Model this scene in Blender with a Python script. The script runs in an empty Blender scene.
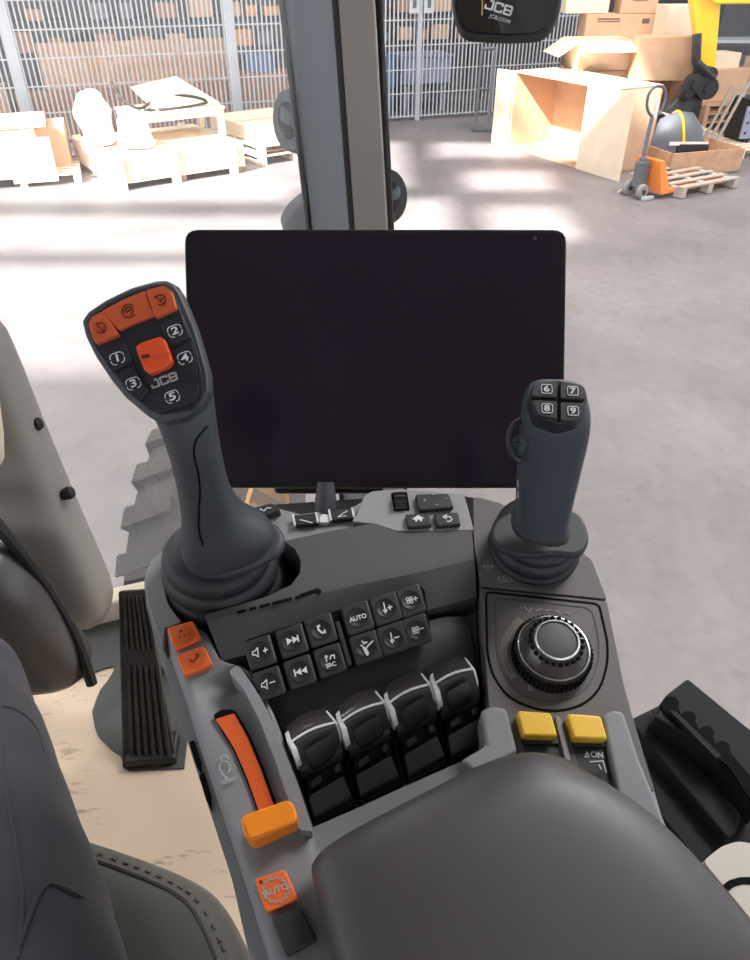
import bpy, bmesh, math, random
from mathutils import Vector, Matrix
random.seed(7)
SC = bpy.context.scene
COL = SC.collection
V = Vector
# ---------------------------------------------------------------- camera geometry
PITCH = math.radians(36.0); FPX = 725.0; CH = 2.8
CAM = V((0, 0, CH))
FW = V((0, math.cos(PITCH), -math.sin(PITCH))); UP = V((0, math.sin(PITCH), math.cos(PITCH))); RT = V((1, 0, 0))

def ray(x, y): return FW + RT*((x-375)/FPX) + UP*((480-y)/FPX)
def D(x, y, d): return CAM + ray(x, y)*d
def G(x, y, z=0.0):
    r = ray(x, y); return CAM + r*((z-CH)/r.z)
def AY(x, y, Y):
    r = ray(x, y); return CAM + r*(Y/r.y)

class Plane:
    def __init__(s, p, n): s.p = V(p); s.n = V(n).normalized()
    def P(s, x, y, h=0.0):
        r = ray(x, y); q = s.p + s.n*h
        return CAM + r*((q-CAM).dot(s.n)/r.dot(s.n))
    def axes(s, x, y, ang):            # in-plane unit vectors for text whose baseline runs at ang degrees (image, ccw)
        a = s.P(x, y); b = s.P(x+6*math.cos(math.radians(ang)), y-6*math.sin(math.radians(ang)))
        u = (b-a).normalized(); return u, s.n.cross(u).normalized()
def plane3(a, b, c):
    n = (b-a).cross(c-a).normalized()
    if n.dot(CAM-a) < 0: n = -n
    return Plane(a, n)

KP = Plane(D(375, 600, 0.55), (0, -0.242, 0.970))        # the console's top
K = KP.P
YAW = math.radians(19.1)
E1 = V((math.cos(YAW), math.sin(YAW), 0)); E2 = V((-math.sin(YAW), math.cos(YAW), 0))

# ---------------------------------------------------------------- materials
def lin(c): return tuple((v/12.92 if v <= .04045 else ((v+.055)/1.055)**2.4) for v in c)
def rgb(r, g, b): return lin((r/255, g/255, b/255))
MATS = {}
def mat(name, col, rough=.5, metal=0., var=0., vscale=8., bump=0., bscale=300., spec=.5, emit=None, coat=0., dist=.001, col2=None, sheen=0.):
    m = bpy.data.materials.new(name); m.use_nodes = True; nt = m.node_tree; b = nt.nodes['Principled BSDF']
    b.inputs['Base Color'].default_value = (*col, 1); b.inputs['Roughness'].default_value = rough
    b.inputs['Metallic'].default_value = metal; b.inputs['Specular IOR Level'].default_value = spec
    b.inputs['Coat Weight'].default_value = coat
    b.inputs['Sheen Weight'].default_value = sheen
    tc = nt.nodes.new('ShaderNodeTexCoord')
    if var > 0 or col2:
        n = nt.nodes.new('ShaderNodeTexNoise'); n.inputs['Scale'].default_value = vscale; n.inputs['Detail'].default_value = 6
        r = nt.nodes.new('ShaderNodeValToRGB'); r.color_ramp.elements[0].position = .3; r.color_ramp.elements[1].position = .7
        lo = col2 if col2 else tuple(v*(1-var) for v in col); hi = col if col2 else tuple(min(1, v*(1+var)) for v in col)
        r.color_ramp.elements[0].color = (*lo, 1); r.color_ramp.elements[1].color = (*hi, 1)
        nt.links.new(tc.outputs['Object'], n.inputs['Vector']); nt.links.new(n.outputs['Fac'], r.inputs['Fac']); nt.links.new(r.outputs['Color'], b.inputs['Base Color'])
    if bump > 0:
        n = nt.nodes.new('ShaderNodeTexNoise'); n.inputs['Scale'].default_value = bscale; n.inputs['Detail'].default_value = 3
        bp = nt.nodes.new('ShaderNodeBump'); bp.inputs['Strength'].default_value = bump; bp.inputs['Distance'].default_value = dist
        nt.links.new(tc.outputs['Object'], n.inputs['Vector']); nt.links.new(n.outputs['Fac'], bp.inputs['Height']); nt.links.new(bp.outputs['Normal'], b.inputs['Normal'])
    if emit:
        b.inputs['Emission Color'].default_value = (*col, 1); b.inputs['Emission Strength'].default_value = emit
    MATS[name] = m; return m
M = MATS
mat('shell_grey', rgb(136,137,141), .55, bump=.25, bscale=900, dist=.0004)
mat('panel_grey', rgb(106,102,102), .6, bump=.35, bscale=900, dist=.0004)
mat('rear_grey', rgb(156,154,157), .55, bump=.2, bscale=900, dist=.0004)
mat('deck_dark', rgb(86,83,86), .6, bump=.4, bscale=1100, dist=.0005)
mat('valley_dark', rgb(84,82,84), .6, bump=.4, bscale=1100, dist=.0005)
mat('pad_dark', rgb(72,69,70), .42, bump=.3, bscale=1500, dist=.0003, var=.05, vscale=14)
mat('grip_dark', rgb(62,66,72), .5, bump=.3, bscale=900, dist=.0004)
mat('grip_soft', rgb(50,52,57), .55, bump=.4, bscale=900, dist=.0004)
mat('grip_right', rgb(58,66,76), .5, bump=.6, bscale=1200, dist=.0005)
mat('plate_black', rgb(38,40,47), .45)
mat('rubber', rgb(40,43,48), .5, bump=.1)
mat('button_black', rgb(46,47,50), .5, bump=.2, bscale=900, dist=.0003)
mat('paddle_black', rgb(38,38,40), .38)
mat('paddle_gloss', rgb(72,68,68), .22, coat=.3)
mat('pit_black', rgb(10,10,11), .85, spec=.15)
mat('white_mark', rgb(225,226,230), .5)
mat('white_plastic', rgb(236,237,242), .4)
mat('grey_mark', rgb(175,172,172), .6)
mat('orange', rgb(238,112,48), .42)
mat('orange_grip', rgb(206,92,52), .45)
mat('roller_red', rgb(232,86,40), .42)
mat('orange_dark', rgb(222,96,36), .5)
mat('amber', rgb(246,142,28), .42)
mat('yellow_key', rgb(246,196,62), .42)
mat('mark_brown', rgb(70,34,22), .6)
mat('chrome', (.75,.76,.78), .22, metal=1)
mat('screen', rgb(38,28,44), .14, spec=.5)
mat('screen_frame', rgb(22,21,25), .4)
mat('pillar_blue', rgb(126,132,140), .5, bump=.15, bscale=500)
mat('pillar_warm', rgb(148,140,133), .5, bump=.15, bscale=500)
mat('seal_black', rgb(20,20,22), .6)
mat('mirror_glass', (.16,.165,.17), .06, metal=1)
mat('lamp_grey', rgb(78,78,86), .45)
mat('lens_dark', rgb(28,28,34), .15)
mat('column_grey', rgb(150,145,140), .45, bump=.1, bscale=400)
mat('cowl_dark', rgb(72,68,68), .32, bump=.1, bscale=400)
mat('cab_beige', rgb(216,200,182), .75, var=.05, vscale=6)
mat('cab_lining', rgb(150,146,142), .8)
mat('mat_rubber', rgb(72,74,72), .8, bump=.4, bscale=60, dist=.002)
mat('pedal_rubber', rgb(52,48,46), .6, var=.35, vscale=40, bump=.3, bscale=200)
mat('leather', rgb(84,82,75), .5, bump=.5, bscale=420, dist=.0006)
mat('thread', rgb(110,104,92), .8)
mat('trouser', rgb(52,50,57), .95, var=.12, vscale=14, bump=.5, bscale=700, dist=.0006, sheen=.15)
mat('boot_leather', rgb(40,34,30), .6)
mat('tray_black', rgb(38,38,42), .75, spec=.25, bump=.3, bscale=500, dist=.0005)
mat('latch_grey', rgb(188,180,170), .5)
mat('steel', rgb(190,196,204), .45, metal=.3, var=.08, vscale=3)
mat('wire', rgb(196,200,205), .5, metal=.2)
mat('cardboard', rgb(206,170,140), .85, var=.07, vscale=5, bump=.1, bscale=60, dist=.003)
mat('cardboard_pale_and_sunlit', rgb(236,216,192), .85, var=.05, vscale=5)  # pale cartons; on the open carton's flaps, sunlight put into the colour
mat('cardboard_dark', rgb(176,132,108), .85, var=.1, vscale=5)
mat('tape', rgb(208,172,128), .35)
mat('ink', rgb(110,90,78), .8)
mat('wood', rgb(234,216,192), .8, var=.14, vscale=9, bump=.2, bscale=50, dist=.003)
mat('wood_grey', rgb(176,166,156), .85, var=.15, vscale=9)
mat('wood_brown', rgb(196,154,124), .8, var=.14, vscale=9)
mat('wrap_white', rgb(232,228,224), .4, var=.04, vscale=12)
mat('cable_black', rgb(40,34,32), .6)
mat('rack_dark', rgb(58,60,66), .6)
mat('blue_crate', rgb(96,130,176), .5)
mat('lilac_crate', rgb(150,156,186), .5)
mat('orange_item', rgb(222,160,100), .6)
mat('grey_item', rgb(120,122,128), .6)
mat('machine_yellow', rgb(246,200,20), .4)
mat('machine_black', rgb(26,26,30), .5)
mat('machine_grey', rgb(96,98,106), .5)
mat('jack_orange', rgb(236,134,48), .45)
mat('wheel_grey', rgb(140,136,134), .5)
mat('tyre', rgb(64,60,60), .85, bump=.3, bscale=40, dist=.004)
mat('rim_yellow', rgb(214,160,70), .5)
mat('wall_paint', rgb(92,88,92), .9, var=.2, vscale=.6)
mat('roof_sheet', rgb(160,160,162), .8)

def floor_material():
    m = bpy.data.materials.new('concrete_floor'); m.use_nodes = True; nt = m.node_tree; b = nt.nodes['Principled BSDF']
    tc = nt.nodes.new('ShaderNodeTexCoord'); L = nt.links.new
    n1 = nt.nodes.new('ShaderNodeTexNoise'); n1.inputs['Scale'].default_value = .55; n1.inputs['Detail'].default_value = 8; n1.inputs['Roughness'].default_value = .62
    n2 = nt.nodes.new('ShaderNodeTexNoise'); n2.inputs['Scale'].default_value = 9; n2.inputs['Detail'].default_value = 8; n2.inputs['Roughness'].default_value = .7
    L(tc.outputs['Object'], n1.inputs['Vector']); L(tc.outputs['Object'], n2.inputs['Vector'])
    r = nt.nodes.new('ShaderNodeValToRGB'); r.color_ramp.elements[0].position = .36; r.color_ramp.elements[1].position = .66
    r.color_ramp.elements[0].color = (*rgb(112,105,106), 1); r.color_ramp.elements[1].color = (*rgb(134,126,126), 1)
    L(n1.outputs['Fac'], r.inputs['Fac'])
    r2 = nt.nodes.new('ShaderNodeValToRGB'); r2.color_ramp.elements[0].position = .33; r2.color_ramp.elements[1].position = .55
    r2.color_ramp.elements[0].color = (.82, .81, .81, 1); r2.color_ramp.elements[1].color = (1, 1, 1, 1); L(n2.outputs['Fac'], r2.inputs['Fac'])
    mx = nt.nodes.new('ShaderNodeMixRGB'); mx.blend_type = 'MULTIPLY'; mx.inputs['Fac'].default_value = .8
    L(r.outputs['Color'], mx.inputs['Color1']); L(r2.outputs['Color'], mx.inputs['Color2'])
    # thin wandering cracks and slab joints
    vo = nt.nodes.new('ShaderNodeTexVoronoi'); vo.feature = 'DISTANCE_TO_EDGE'; vo.inputs['Scale'].default_value = .42
    L(tc.outputs['Object'], vo.inputs['Vector'])
    cr = nt.nodes.new('ShaderNodeValToRGB'); cr.color_ramp.elements[0].position = 0; cr.color_ramp.elements[1].position = .006
    cr.color_ramp.elements[0].color = (.72, .7, .7, 1); cr.color_ramp.elements[1].color = (1, 1, 1, 1); L(vo.outputs['Distance'], cr.inputs['Fac'])
    m2 = nt.nodes.new('ShaderNodeMixRGB'); m2.blend_type = 'MULTIPLY'; m2.inputs['Fac'].default_value = .22
    L(mx.outputs['Color'], m2.inputs['Color1']); L(cr.outputs['Color'], m2.inputs['Color2']); L(m2.outputs['Color'], b.inputs['Base Color'])
    b.inputs['Roughness'].default_value = .55
    bp = nt.nodes.new('ShaderNodeBump'); bp.inputs['Strength'].default_value = .15; L(n2.outputs['Fac'], bp.inputs['Height']); L(bp.outputs['Normal'], b.inputs['Normal'])
    MATS['floor'] = m
floor_material()
def worn_floor_material():                      # beige cab floor with scuffs and dirt
    m = bpy.data.materials.new('cab_floor_worn'); m.use_nodes = True; nt = m.node_tree; b = nt.nodes['Principled BSDF']; L = nt.links.new
    tc = nt.nodes.new('ShaderNodeTexCoord'); mp = nt.nodes.new('ShaderNodeMapping'); mp.inputs['Scale'].default_value = (8, 30, 8); mp.inputs['Rotation'].default_value = (0, 0, -.3)
    n = nt.nodes.new('ShaderNodeTexNoise'); n.inputs['Scale'].default_value = 1.0; n.inputs['Detail'].default_value = 8; n.inputs['Roughness'].default_value = .75
    L(tc.outputs['Object'], mp.inputs['Vector']); L(mp.outputs['Vector'], n.inputs['Vector'])
    r = nt.nodes.new('ShaderNodeValToRGB'); r.color_ramp.elements[0].position = .3; r.color_ramp.elements[1].position = .43
    r.color_ramp.elements[0].color = (*rgb(128,106,84), 1); r.color_ramp.elements[1].color = (*rgb(206,184,160), 1)
    L(n.outputs['Fac'], r.inputs['Fac']); L(r.outputs['Color'], b.inputs['Base Color']); b.inputs['Roughness'].default_value = .7
    MATS['cab_floor'] = m
worn_floor_material()
def glass_material(key='glass', haze=.0):
    m = bpy.data.materials.new('window_glass'); m.use_nodes = True; nt = m.node_tree; nt.nodes.clear(); L = nt.links.new
    o = nt.nodes.new('ShaderNodeOutputMaterial'); t = nt.nodes.new('ShaderNodeBsdfTransparent'); g = nt.nodes.new('ShaderNodeBsdfGlossy'); mx = nt.nodes.new('ShaderNodeMixShader')
    lw = nt.nodes.new('ShaderNodeLayerWeight'); pw = nt.nodes.new('ShaderNodeMath'); pw.operation = 'POWER'; pw.inputs[1].default_value = 6; f = nt.nodes.new('ShaderNodeMath'); f.operation = 'MULTIPLY_ADD'; f.inputs[1].default_value = .3; f.inputs[2].default_value = .02
    L(lw.outputs['Facing'], pw.inputs[0]); L(pw.outputs[0], f.inputs[0])
    g.inputs['Roughness'].default_value = .02; t.inputs['Color'].default_value = (.97, .98, .98, 1)
    L(f.outputs[0], mx.inputs[0]); L(t.outputs[0], mx.inputs[1]); L(g.outputs[0], mx.inputs[2]); L(mx.outputs[0], o.inputs[0]); MATS[key] = m
    if haze > 0:                                   # pale film that paints glare haze onto the pane
        df = nt.nodes.new('ShaderNodeBsdfTranslucent'); d2 = nt.nodes.new('ShaderNodeBsdfDiffuse'); ad = nt.nodes.new('ShaderNodeMixShader'); m2 = nt.nodes.new('ShaderNodeMixShader')
        df.inputs['Color'].default_value = (.9, .92, .95, 1); d2.inputs['Color'].default_value = (.9, .92, .95, 1)
        L(df.outputs[0], ad.inputs[1]); L(d2.outputs[0], ad.inputs[2]); ad.inputs[0].default_value = .4
        m2.inputs[0].default_value = haze; L(mx.outputs[0], m2.inputs[1]); L(ad.outputs[0], m2.inputs[2]); L(m2.outputs[0], o.inputs[0])
glass_material(); glass_material('glass_hazed', .07)

# ---------------------------------------------------------------- object helpers
W = {}
def mk(name, verts, faces, m, parent=None, bevel=0., seg=2, sub=0, ang=40, label=None, flat=False, limit=35):
    verts = [V(v) for v in verts]
    c = V((0, 0, 0))
    for v in verts: c += v
    c /= max(1, len(verts))
    if parent is None: c.z = min(v.z for v in verts)
    me = bpy.data.meshes.new(name); me.from_pydata([tuple(v-c) for v in verts], [], faces)
    bm = bmesh.new(); bm.from_mesh(me)
    bmesh.ops.remove_doubles(bm, verts=bm.verts, dist=1e-6)
    bmesh.ops.recalc_face_normals(bm, faces=bm.faces); bm.to_mesh(me); bm.free()
    me.materials.append(M[m])
    o = bpy.data.objects.new(name, me); COL.objects.link(o)
    if parent is not None:
        o.parent = parent; o.location = c - W[parent.name]
    else: o.location = c
    W[o.name] = c
    if not flat:
        for p in me.polygons: p.use_smooth = True
    if bevel > 0:
        b = o.modifiers.new('bevel', 'BEVEL'); b.width = bevel; b.segments = seg; b.limit_method = 'ANGLE'; b.angle_limit = math.radians(limit); b.harden_normals = not flat
        b.use_clamp_overlap = True
    elif sub == 0 and not flat:
        me.set_sharp_from_angle(angle=math.radians(ang))
    if sub:
        s = o.modifiers.new('subdivision', 'SUBSURF'); s.levels = sub; s.render_levels = sub
    if label: o['label'] = label
    return o
def thing(name, label, cat, loc, group=None):
    o = bpy.data.objects.new(name, None); COL.objects.link(o); o.location = V(loc); W[o.name] = V(loc)
    o.empty_display_size = .1; o['label'] = label; o['category'] = cat
    if group: o['group'] = group
    return o
def tag(o, label, cat, group=None, kind=None):
    o['label'] = label; o['category'] = cat
    if group: o['group'] = group
    if kind: o['kind'] = kind
    return o
def struct(o, label=None, cat=None):
    o['kind'] = 'structure'
    if label: o['label'] = label
    if cat: o['category'] = cat
    return o
def cp(root, loc, rz=None, label=None, group=None):
    def rec(o, par):
        c = o.copy(); COL.objects.link(c); W[c.name] = W[o.name].copy()
        if par is not None: c.parent = par
        for ch in list(o.children): rec(ch, c)
        return c
    r = rec(root, None); r.location = V(loc); W[r.name] = V(loc)
    if rz is not None: r.rotation_euler = (0, 0, rz)
    if label: r['label'] = label
    if group: r['group'] = group
    return r

class MB:
    def __init__(s): s.v = []; s.f = []
    def add(s, vs, fs):
        o = len(s.v); s.v += [V(v) for v in vs]; s.f += [tuple(i+o for i in f) for f in fs]
    def hexa(s, b, t):                       # bottom ring, top ring (same count)
        n = len(b); s.add(list(b)+list(t), [tuple(range(n))[::-1], tuple(range(n, 2*n))]+[(i, (i+1) % n, n+(i+1) % n, n+i) for i in range(n)])
    def box(s, c, size, rz=0., ax=None):     # centre, full size
        if ax is None: X = V((math.cos(rz), math.sin(rz), 0)); Y = V((-math.sin(rz), math.cos(rz), 0)); Z = V((0, 0, 1))
        else: X, Y, Z = ax
        c = V(c); a, b, d = X*size[0]/2, Y*size[1]/2, Z*size[2]/2
        s.hexa([c-a-b-d, c+a-b-d, c+a+b-d, c-a+b-d], [c-a-b+d, c+a-b+d, c+a+b+d, c-a+b+d])
    def tube(s, pts, r, n=10, closed=False):
        pts = [V(p) for p in pts]; k = len(pts); rr = r if isinstance(r, (list, tuple)) else [r]*k
        rings = []; ref = None
        for i, p in enumerate(pts):
            if closed: t = pts[(i+1) % k]-pts[i-1]
            else: t = pts[min(i+1, k-1)]-pts[max(i-1, 0)]
            t.normalize()
            if ref is None: ref = t.orthogonal().normalized()
            a = (ref - t*ref.dot(t)).normalized(); ref = a; b = t.cross(a)
            rings.append([p+(a*math.cos(2*math.pi*j/n)+b*math.sin(2*math.pi*j/n))*rr[i] for j in range(n)])
        vs = [v for R in rings for v in R]; fs = []
        for i in range(k if closed else k-1):
            i2 = (i+1) % k
            for j in range(n): fs.append((i*n+j, i*n+(j+1) % n, i2*n+(j+1) % n, i2*n+j))
        if not closed: fs += [tuple(range(n))[::-1], tuple(range((k-1)*n, k*n))]
        s.add(vs, fs)
    def loft(s, rings, cap=True):
        n = len(rings[0]); vs = [v for R in rings for v in R]; fs = []
        for i in range(len(rings)-1):
            for j in range(n): fs.append((i*n+j, i*n+(j+1) % n, (i+1)*n+(j+1) % n, (i+1)*n+j))
        if cap: fs += [tuple(range(n))[::-1], tuple(range((len(rings)-1)*n, len(rings)*n))]
        s.add(vs, fs)
    def lathe(s, c, ax, prof, n=40, ell=None):     # prof: (radius, height) from c along ax
        c = V(c); ax = V(ax).normalized(); a = (V((1, 0, 0)) - ax*ax.x).normalized(); b = ax.cross(a); ey = ell or 1.
        s.loft([[c+ax*h+(a*math.cos(2*math.pi*j/n)+b*ey*math.sin(2*math.pi*j/n))*max(r, 1e-4) for j in range(n)] for r, h in prof])
    def build(s, name, m, parent=None, **k): return mk(name, s.v, s.f, m, parent, **k)

def rnd(pts, r, seg=4):                       # round the corners of a pixel outline by r pixels
    out = []; n = len(pts)
    for i in range(n):
        p = pts[i]; a = pts[i-1]; b = pts[(i+1) % n]
        rr = p[2] if len(p) > 2 else r
        da = math.hypot(a[0]-p[0], a[1]-p[1]); db = math.hypot(b[0]-p[0], b[1]-p[1])
        q = min(rr, da*.48, db*.48)
        if q < .2: out.append((p[0], p[1])); continue
        s = (p[0]+(a[0]-p[0])/da*q, p[1]+(a[1]-p[1])/da*q); e = (p[0]+(b[0]-p[0])/db*q, p[1]+(b[1]-p[1])/db*q)
        for k in range(seg+1):
            t = k/seg; out.append(((1-t)**2*s[0]+2*t*(1-t)*p[0]+t*t*e[0], (1-t)**2*s[1]+2*t*(1-t)*p[1]+t*t*e[1]))
    return out
def prism(name, pts, h1, h0, m, parent=None, plane=KP, r=0., taper=0., **k):
    pts = rnd(pts, r) if r > 0 or any(len(p) > 2 for p in pts) else pts
    top = [plane.P(x, y, h1) for x, y in pts]
    c = sum(top, V((0, 0, 0)))/len(top)
    bot = [p - plane.n*(h1-h0) + (p-c)*taper for p in top]
    b = MB(); b.hexa(bot, top); return b.build(name, m, parent, **k)
def grid(name, rows, h0, m, parent=None, plane=KP, **k):   # rows of (px, py, h): relief top, straight skirt down to h0
    R = len(rows); C_ = len(rows[0]); top = [plane.P(*p) for r in rows for p in r]
    vs = list(top); fs = [(i*C_+j, i*C_+j+1, (i+1)*C_+j+1, (i+1)*C_+j) for i in range(R-1) for j in range(C_-1)]
    loop = [j for j in range(C_)]+[i*C_+C_-1 for i in range(1, R)]+[(R-1)*C_+j for j in range(C_-2, -1, -1)]+[i*C_ for i in range(R-2, 0, -1)]
    hs = [p[2] for r in rows for p in r]; base = len(vs)
    for i in loop: vs.append(top[i]-plane.n*(hs[i]-h0))
    n = len(loop)
    for i in range(n): fs.append((loop[i], base+i, base+(i+1) % n, loop[(i+1) % n]))
    fs.append(tuple(base+i for i in range(n)))
    return mk(name, vs, fs, m, parent, **k)
def strokes(name, lines, w, m, parent, plane, h=.0004, off=0.):   # thin printed lines; w in metres
    b = MB()
    for ln in lines:
        P = [plane.P(x, y, off) for x, y in ln]
        for p, q in zip(P, P[1:]):
            t = (q-p)
            if t.length < 1e-6: continue
            t.normalize(); s = plane.n.cross(t)*w/2; e = t*w*.35
            b.hexa([p-s-e, q-s+e, q+s+e, p+s-e], [v+plane.n*h for v in (p-s-e, q-s+e, q+s+e, p+s-e)])
    return b.build(name, m, parent, flat=True)
def circ(x, y, r, n=14, a0=0, a1=360, ry=None):
    return [(x+r*math.cos(math.radians(a0+(a1-a0)*i/n)), y-(ry or r)*math.sin(math.radians(a0+(a1-a0)*i/n))) for i in range(n+1)]
def text(name, s, x, y, size, m, parent, plane, ang=0, off=0., bold=0., h=.0003, sx=1., origin=None, uv=None):
    cu = bpy.data.curves.new(name, 'FONT'); cu.body = s; cu.size = size; cu.extrude = h/2; cu.offset = bold; cu.align_x = 'CENTER'; cu.align_y = 'CENTER'
    to = bpy.data.objects.new(name, cu); COL.objects.link(to)
    me0 = bpy.data.meshes.new_from_object(to.evaluated_get(bpy.context.evaluated_depsgraph_get()))
    vs = [v.co.copy() for v in me0.vertices]; fs = [tuple(p.vertices) for p in me0.polygons]
    bpy.data.objects.remove(to); bpy.data.curves.remove(cu); bpy.data.meshes.remove(me0)
    u, v_ = uv if uv else plane.axes(x, y, ang); o = (origin if origin is not None else plane.P(x, y, off)) + plane.n*h/2
    return mk(name, [o+u*p.x*sx+v_*p.y+plane.n*p.z for p in vs], fs, m, parent, flat=True)
def logo(x, y, w, h, ang, sw, m, parent, plane, off):    # three wide block letters J C B
    ca, sa = math.cos(math.radians(ang)), math.sin(math.radians(ang)); lw = w/3*.72
    L_ = [[[(0, .35), (0, 0), (1, 0), (1, 1), (.6, 1)]], [[(1, .78), (1, 1), (.08, 1), (0, .85), (0, .12), (.1, 0), (1, 0), (1, .22)]], [[(0, 0), (0, 1), (.85, 1), (1, .9), (1, .6), (.85, .5), (.1, .5)], [(.85, .5), (1, .4), (1, .1), (.85, 0), (0, 0)]]]
    out = []
    for i, ls in enumerate(L_):
        for l in ls:
            out.append([(x+(-w/2+i*w/3+a*lw)*ca-(b_*h-h/2)*sa*1, y-(-w/2+i*w/3+a*lw)*sa-(b_*h-h/2)*ca) for a, b_ in l])
    return strokes('lettering', out, sw, m, parent, plane, off=off)
def superell(c, a, b, n=24, e=2.6):
    out = []
    for j in range(n):
        t = 2*math.pi*j/n; ct, st = math.cos(t), math.sin(t)
        out.append(c + a*math.copysign(abs(ct)**(2/e), ct) + b*math.copysign(abs(st)**(2/e), st))
    return out
def limb(secs, n=24, e=2.6):                  # secs: (left px, right px, depth, half thickness)
    cs = []; As = []
    for (l, r, d, b) in secs:
        L = D(*l, d); R = D(*r, d); cs.append((L+R)/2); As.append((R-L)/2)
    rings = []
    for i, (l, r, d, b) in enumerate(secs):
        t = cs[min(i+1, len(cs)-1)]-cs[max(i-1, 0)]; t.normalize()
        bb = As[i].cross(t).normalized()*b
        if bb.dot(FW) < 0: bb = -bb
        rings.append(superell(cs[i]+bb*.0, As[i], bb, n, e))
    return rings

def project(o, pts, off=0.):
    bpy.context.view_layer.update(); ev = o.evaluated_get(bpy.context.evaluated_depsgraph_get()); out = []
    for q in pts:
        if isinstance(q, V): o_, r = V((q.x, q.y, q.z+.3)), V((0, 0, -1))
        else: o_, r = CAM, ray(*q).normalized()
        hit, loc, nn, _ = ev.ray_cast(o_-W[o.name], r)
        if hit: out.append(loc+W[o.name]+nn*off)
    return out
# ================================================================ WAREHOUSE
FA = V((-6.7, 13.97, 0)); FD = V((.945, .327, 0)).normalized(); FN = V((-FD.y, FD.x, 0))   # fence line, FN points away
def FP(s, n=0., z=0.): return FA + FD*s + FN*n + V((0, 0, z))
FRZ = math.atan2(FD.y, FD.x)

b = MB(); b.box((2, 8, -.05), (60, 60, .1)); struct(b.build('floor', 'floor', flat=True), 'pale worn concrete warehouse floor with faint cracks', 'floor')
b = MB(); b.box(FP(6, 7.5, 4), (40, .2, 8), FRZ); struct(b.build('wall_far', 'wall_paint', flat=True), 'dim grey warehouse wall behind the fenced racks', 'wall')

# fence: one thing, its posts and wire panels are parts
fence = thing('mesh_fence', 'tall grey welded wire fence with steel posts, behind the cartons and pallets', 'fence', FP(3))
posts = [-3.1, .6, 4.3, 8.0, 11.7]
for s in posts:
    wd = .16 if s < 7 else .09
    b = MB(); b.box(FP(s, 0, 1.5), (wd, .1, 3.0), FRZ); b.box(FP(s, -.055, 1.5), (wd*.3, .02, 3.0), FRZ); b.build('post', 'steel', fence, flat=True)
for s0, s1 in zip(posts, posts[1:]):
    b = MB(); n = int((s1-s0-.2)/.085)
    for i in range(n+1):
        s = s0+.1+(s1-s0-.2)*i/n; b.box(FP(s, 0, 1.45), (.026, .014, 2.8), FRZ)
    for z in (.08, .5, .92, 1.34, 1.76, 2.18, 2.6): b.box(FP((s0+s1)/2, -.012, z), (s1-s0-.1, .014, .02), FRZ)
    b.build('wire_panel', 'wire', fence, flat=True)
for z0 in (2.02,):
    for k in (-.15, .15):
        b = MB(); b.box(FP(8.0+k, -.09, z0), (.2, .03, .3), FRZ); hp = b.build('hinge_plate', 'steel', fence, flat=True, label='pale square hinge plate with dark hole')
        b = MB(); b.box(FP(8.0+k, -.11, z0), (.07, .01, .13), FRZ); b.build('slot', 'machine_grey', hp, flat=True)

# racks behind the fence
def rack(s0, s1, n, levels, label):
    r = thing('storage_rack', label, 'rack', FP((s0+s1)/2, n+.4))
    for s in (s0, s1):
        for k in (0, .8):
            b = MB(); b.box(FP(s, n+k, 1.9), (.09, .08, 3.8), FRZ); b.build('upright', 'rack_dark', r, flat=True)
    for z in levels:
        b = MB(); b.box(FP((s0+s1)/2, n+.4, z), (s1-s0, .84, .08), FRZ); b.build('shelf', 'rack_dark', r, flat=True)
    return r
lv = (1.2, 1.72, 2.25, 2.8)
rack(-2.6, 1.6, 2.0, lv, 'dark storage rack behind the fence, at its left end')
rack(1.8, 6.0, 2.0, lv, 'dark storage rack behind the fence, left of the cab pillar')
rack(6.4, 10.4, 2.0, lv, 'dark storage rack behind the fence gate')
kinds = [('cardboard_dark', 'brown box', 'small brown box on a rack shelf behind the fence'), ('orange_item', 'orange bin', 'small orange bin on a rack shelf behind the fence'),
         ('grey_item', 'grey bin', 'small grey bin on a rack shelf behind the fence'), ('cardboard', 'tan box', 'small tan box on a rack shelf behind the fence')]
for z in lv[:3]:
    for (a, e_) in ((-2.4, 1.4), (2.0, 5.8), (6.6, 10.2)):
        s = a
        while s < e_:
            w = random.uniform(.2, .5); hh = random.uniform(.14, .36)
            if s+w > e_: break
            mt, nm, lb = random.choice(kinds)
            b = MB(); b.box(FP(s+w/2, 2.22, z+.04+hh/2), (w, .35, hh), FRZ)
            o = b.build('storage_bin' if 'bin' in nm else 'stock_box', mt, bevel=.01, seg=1)
            tag(o, lb, 'bin' if 'bin' in nm else 'box', nm.replace('bin', 'bins').replace('box', 'boxes')+' on the racks behind the fence')
            s += w + random.uniform(.1, .45)
# large boards and crates just behind the fence
b = MB(); b.box(FP(2.62, .32, .77), (3.3, .03, 1.54), FRZ); b.build
o = mk('board_panel', [v+V((0, 0, .0)) for v in b.v], b.f, 'cardboard', flat=True); tag(o, 'large pale cardboard sheet standing upright behind the wire fence', 'board')
b = MB(); b.box(FP(2.4, .17, .42), (3.9, .12, .84), FRZ); tag(b.build('long_carton', 'cardboard_dark', bevel=.01, seg=1), 'long low brown carton standing behind the fence, in front of the pale sheet', 'carton')
b = MB(); b.box(FP(-.8, .6, .45), (2.2, .6, .9), FRZ); tag(b.build('long_carton', 'cardboard', bevel=.01, seg=1), 'brown carton behind the fence at the left edge of the view', 'carton')
b = MB(); b.box(FP(-.75, .6, 1.02), (1.5, .5, .24), FRZ); tag(b.build('plastic_crate', 'blue_crate', bevel=.02), 'pale blue crate on the carton behind the fence at far left', 'crate')
b = MB(); b.box(FP(4.95, .9, 1.05), (.5, .5, .3), FRZ); tag(b.build('plastic_crate', 'blue_crate', bevel=.02), 'blue crate on a carton behind the fence, just left of the cab pillar', 'crate')
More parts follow.
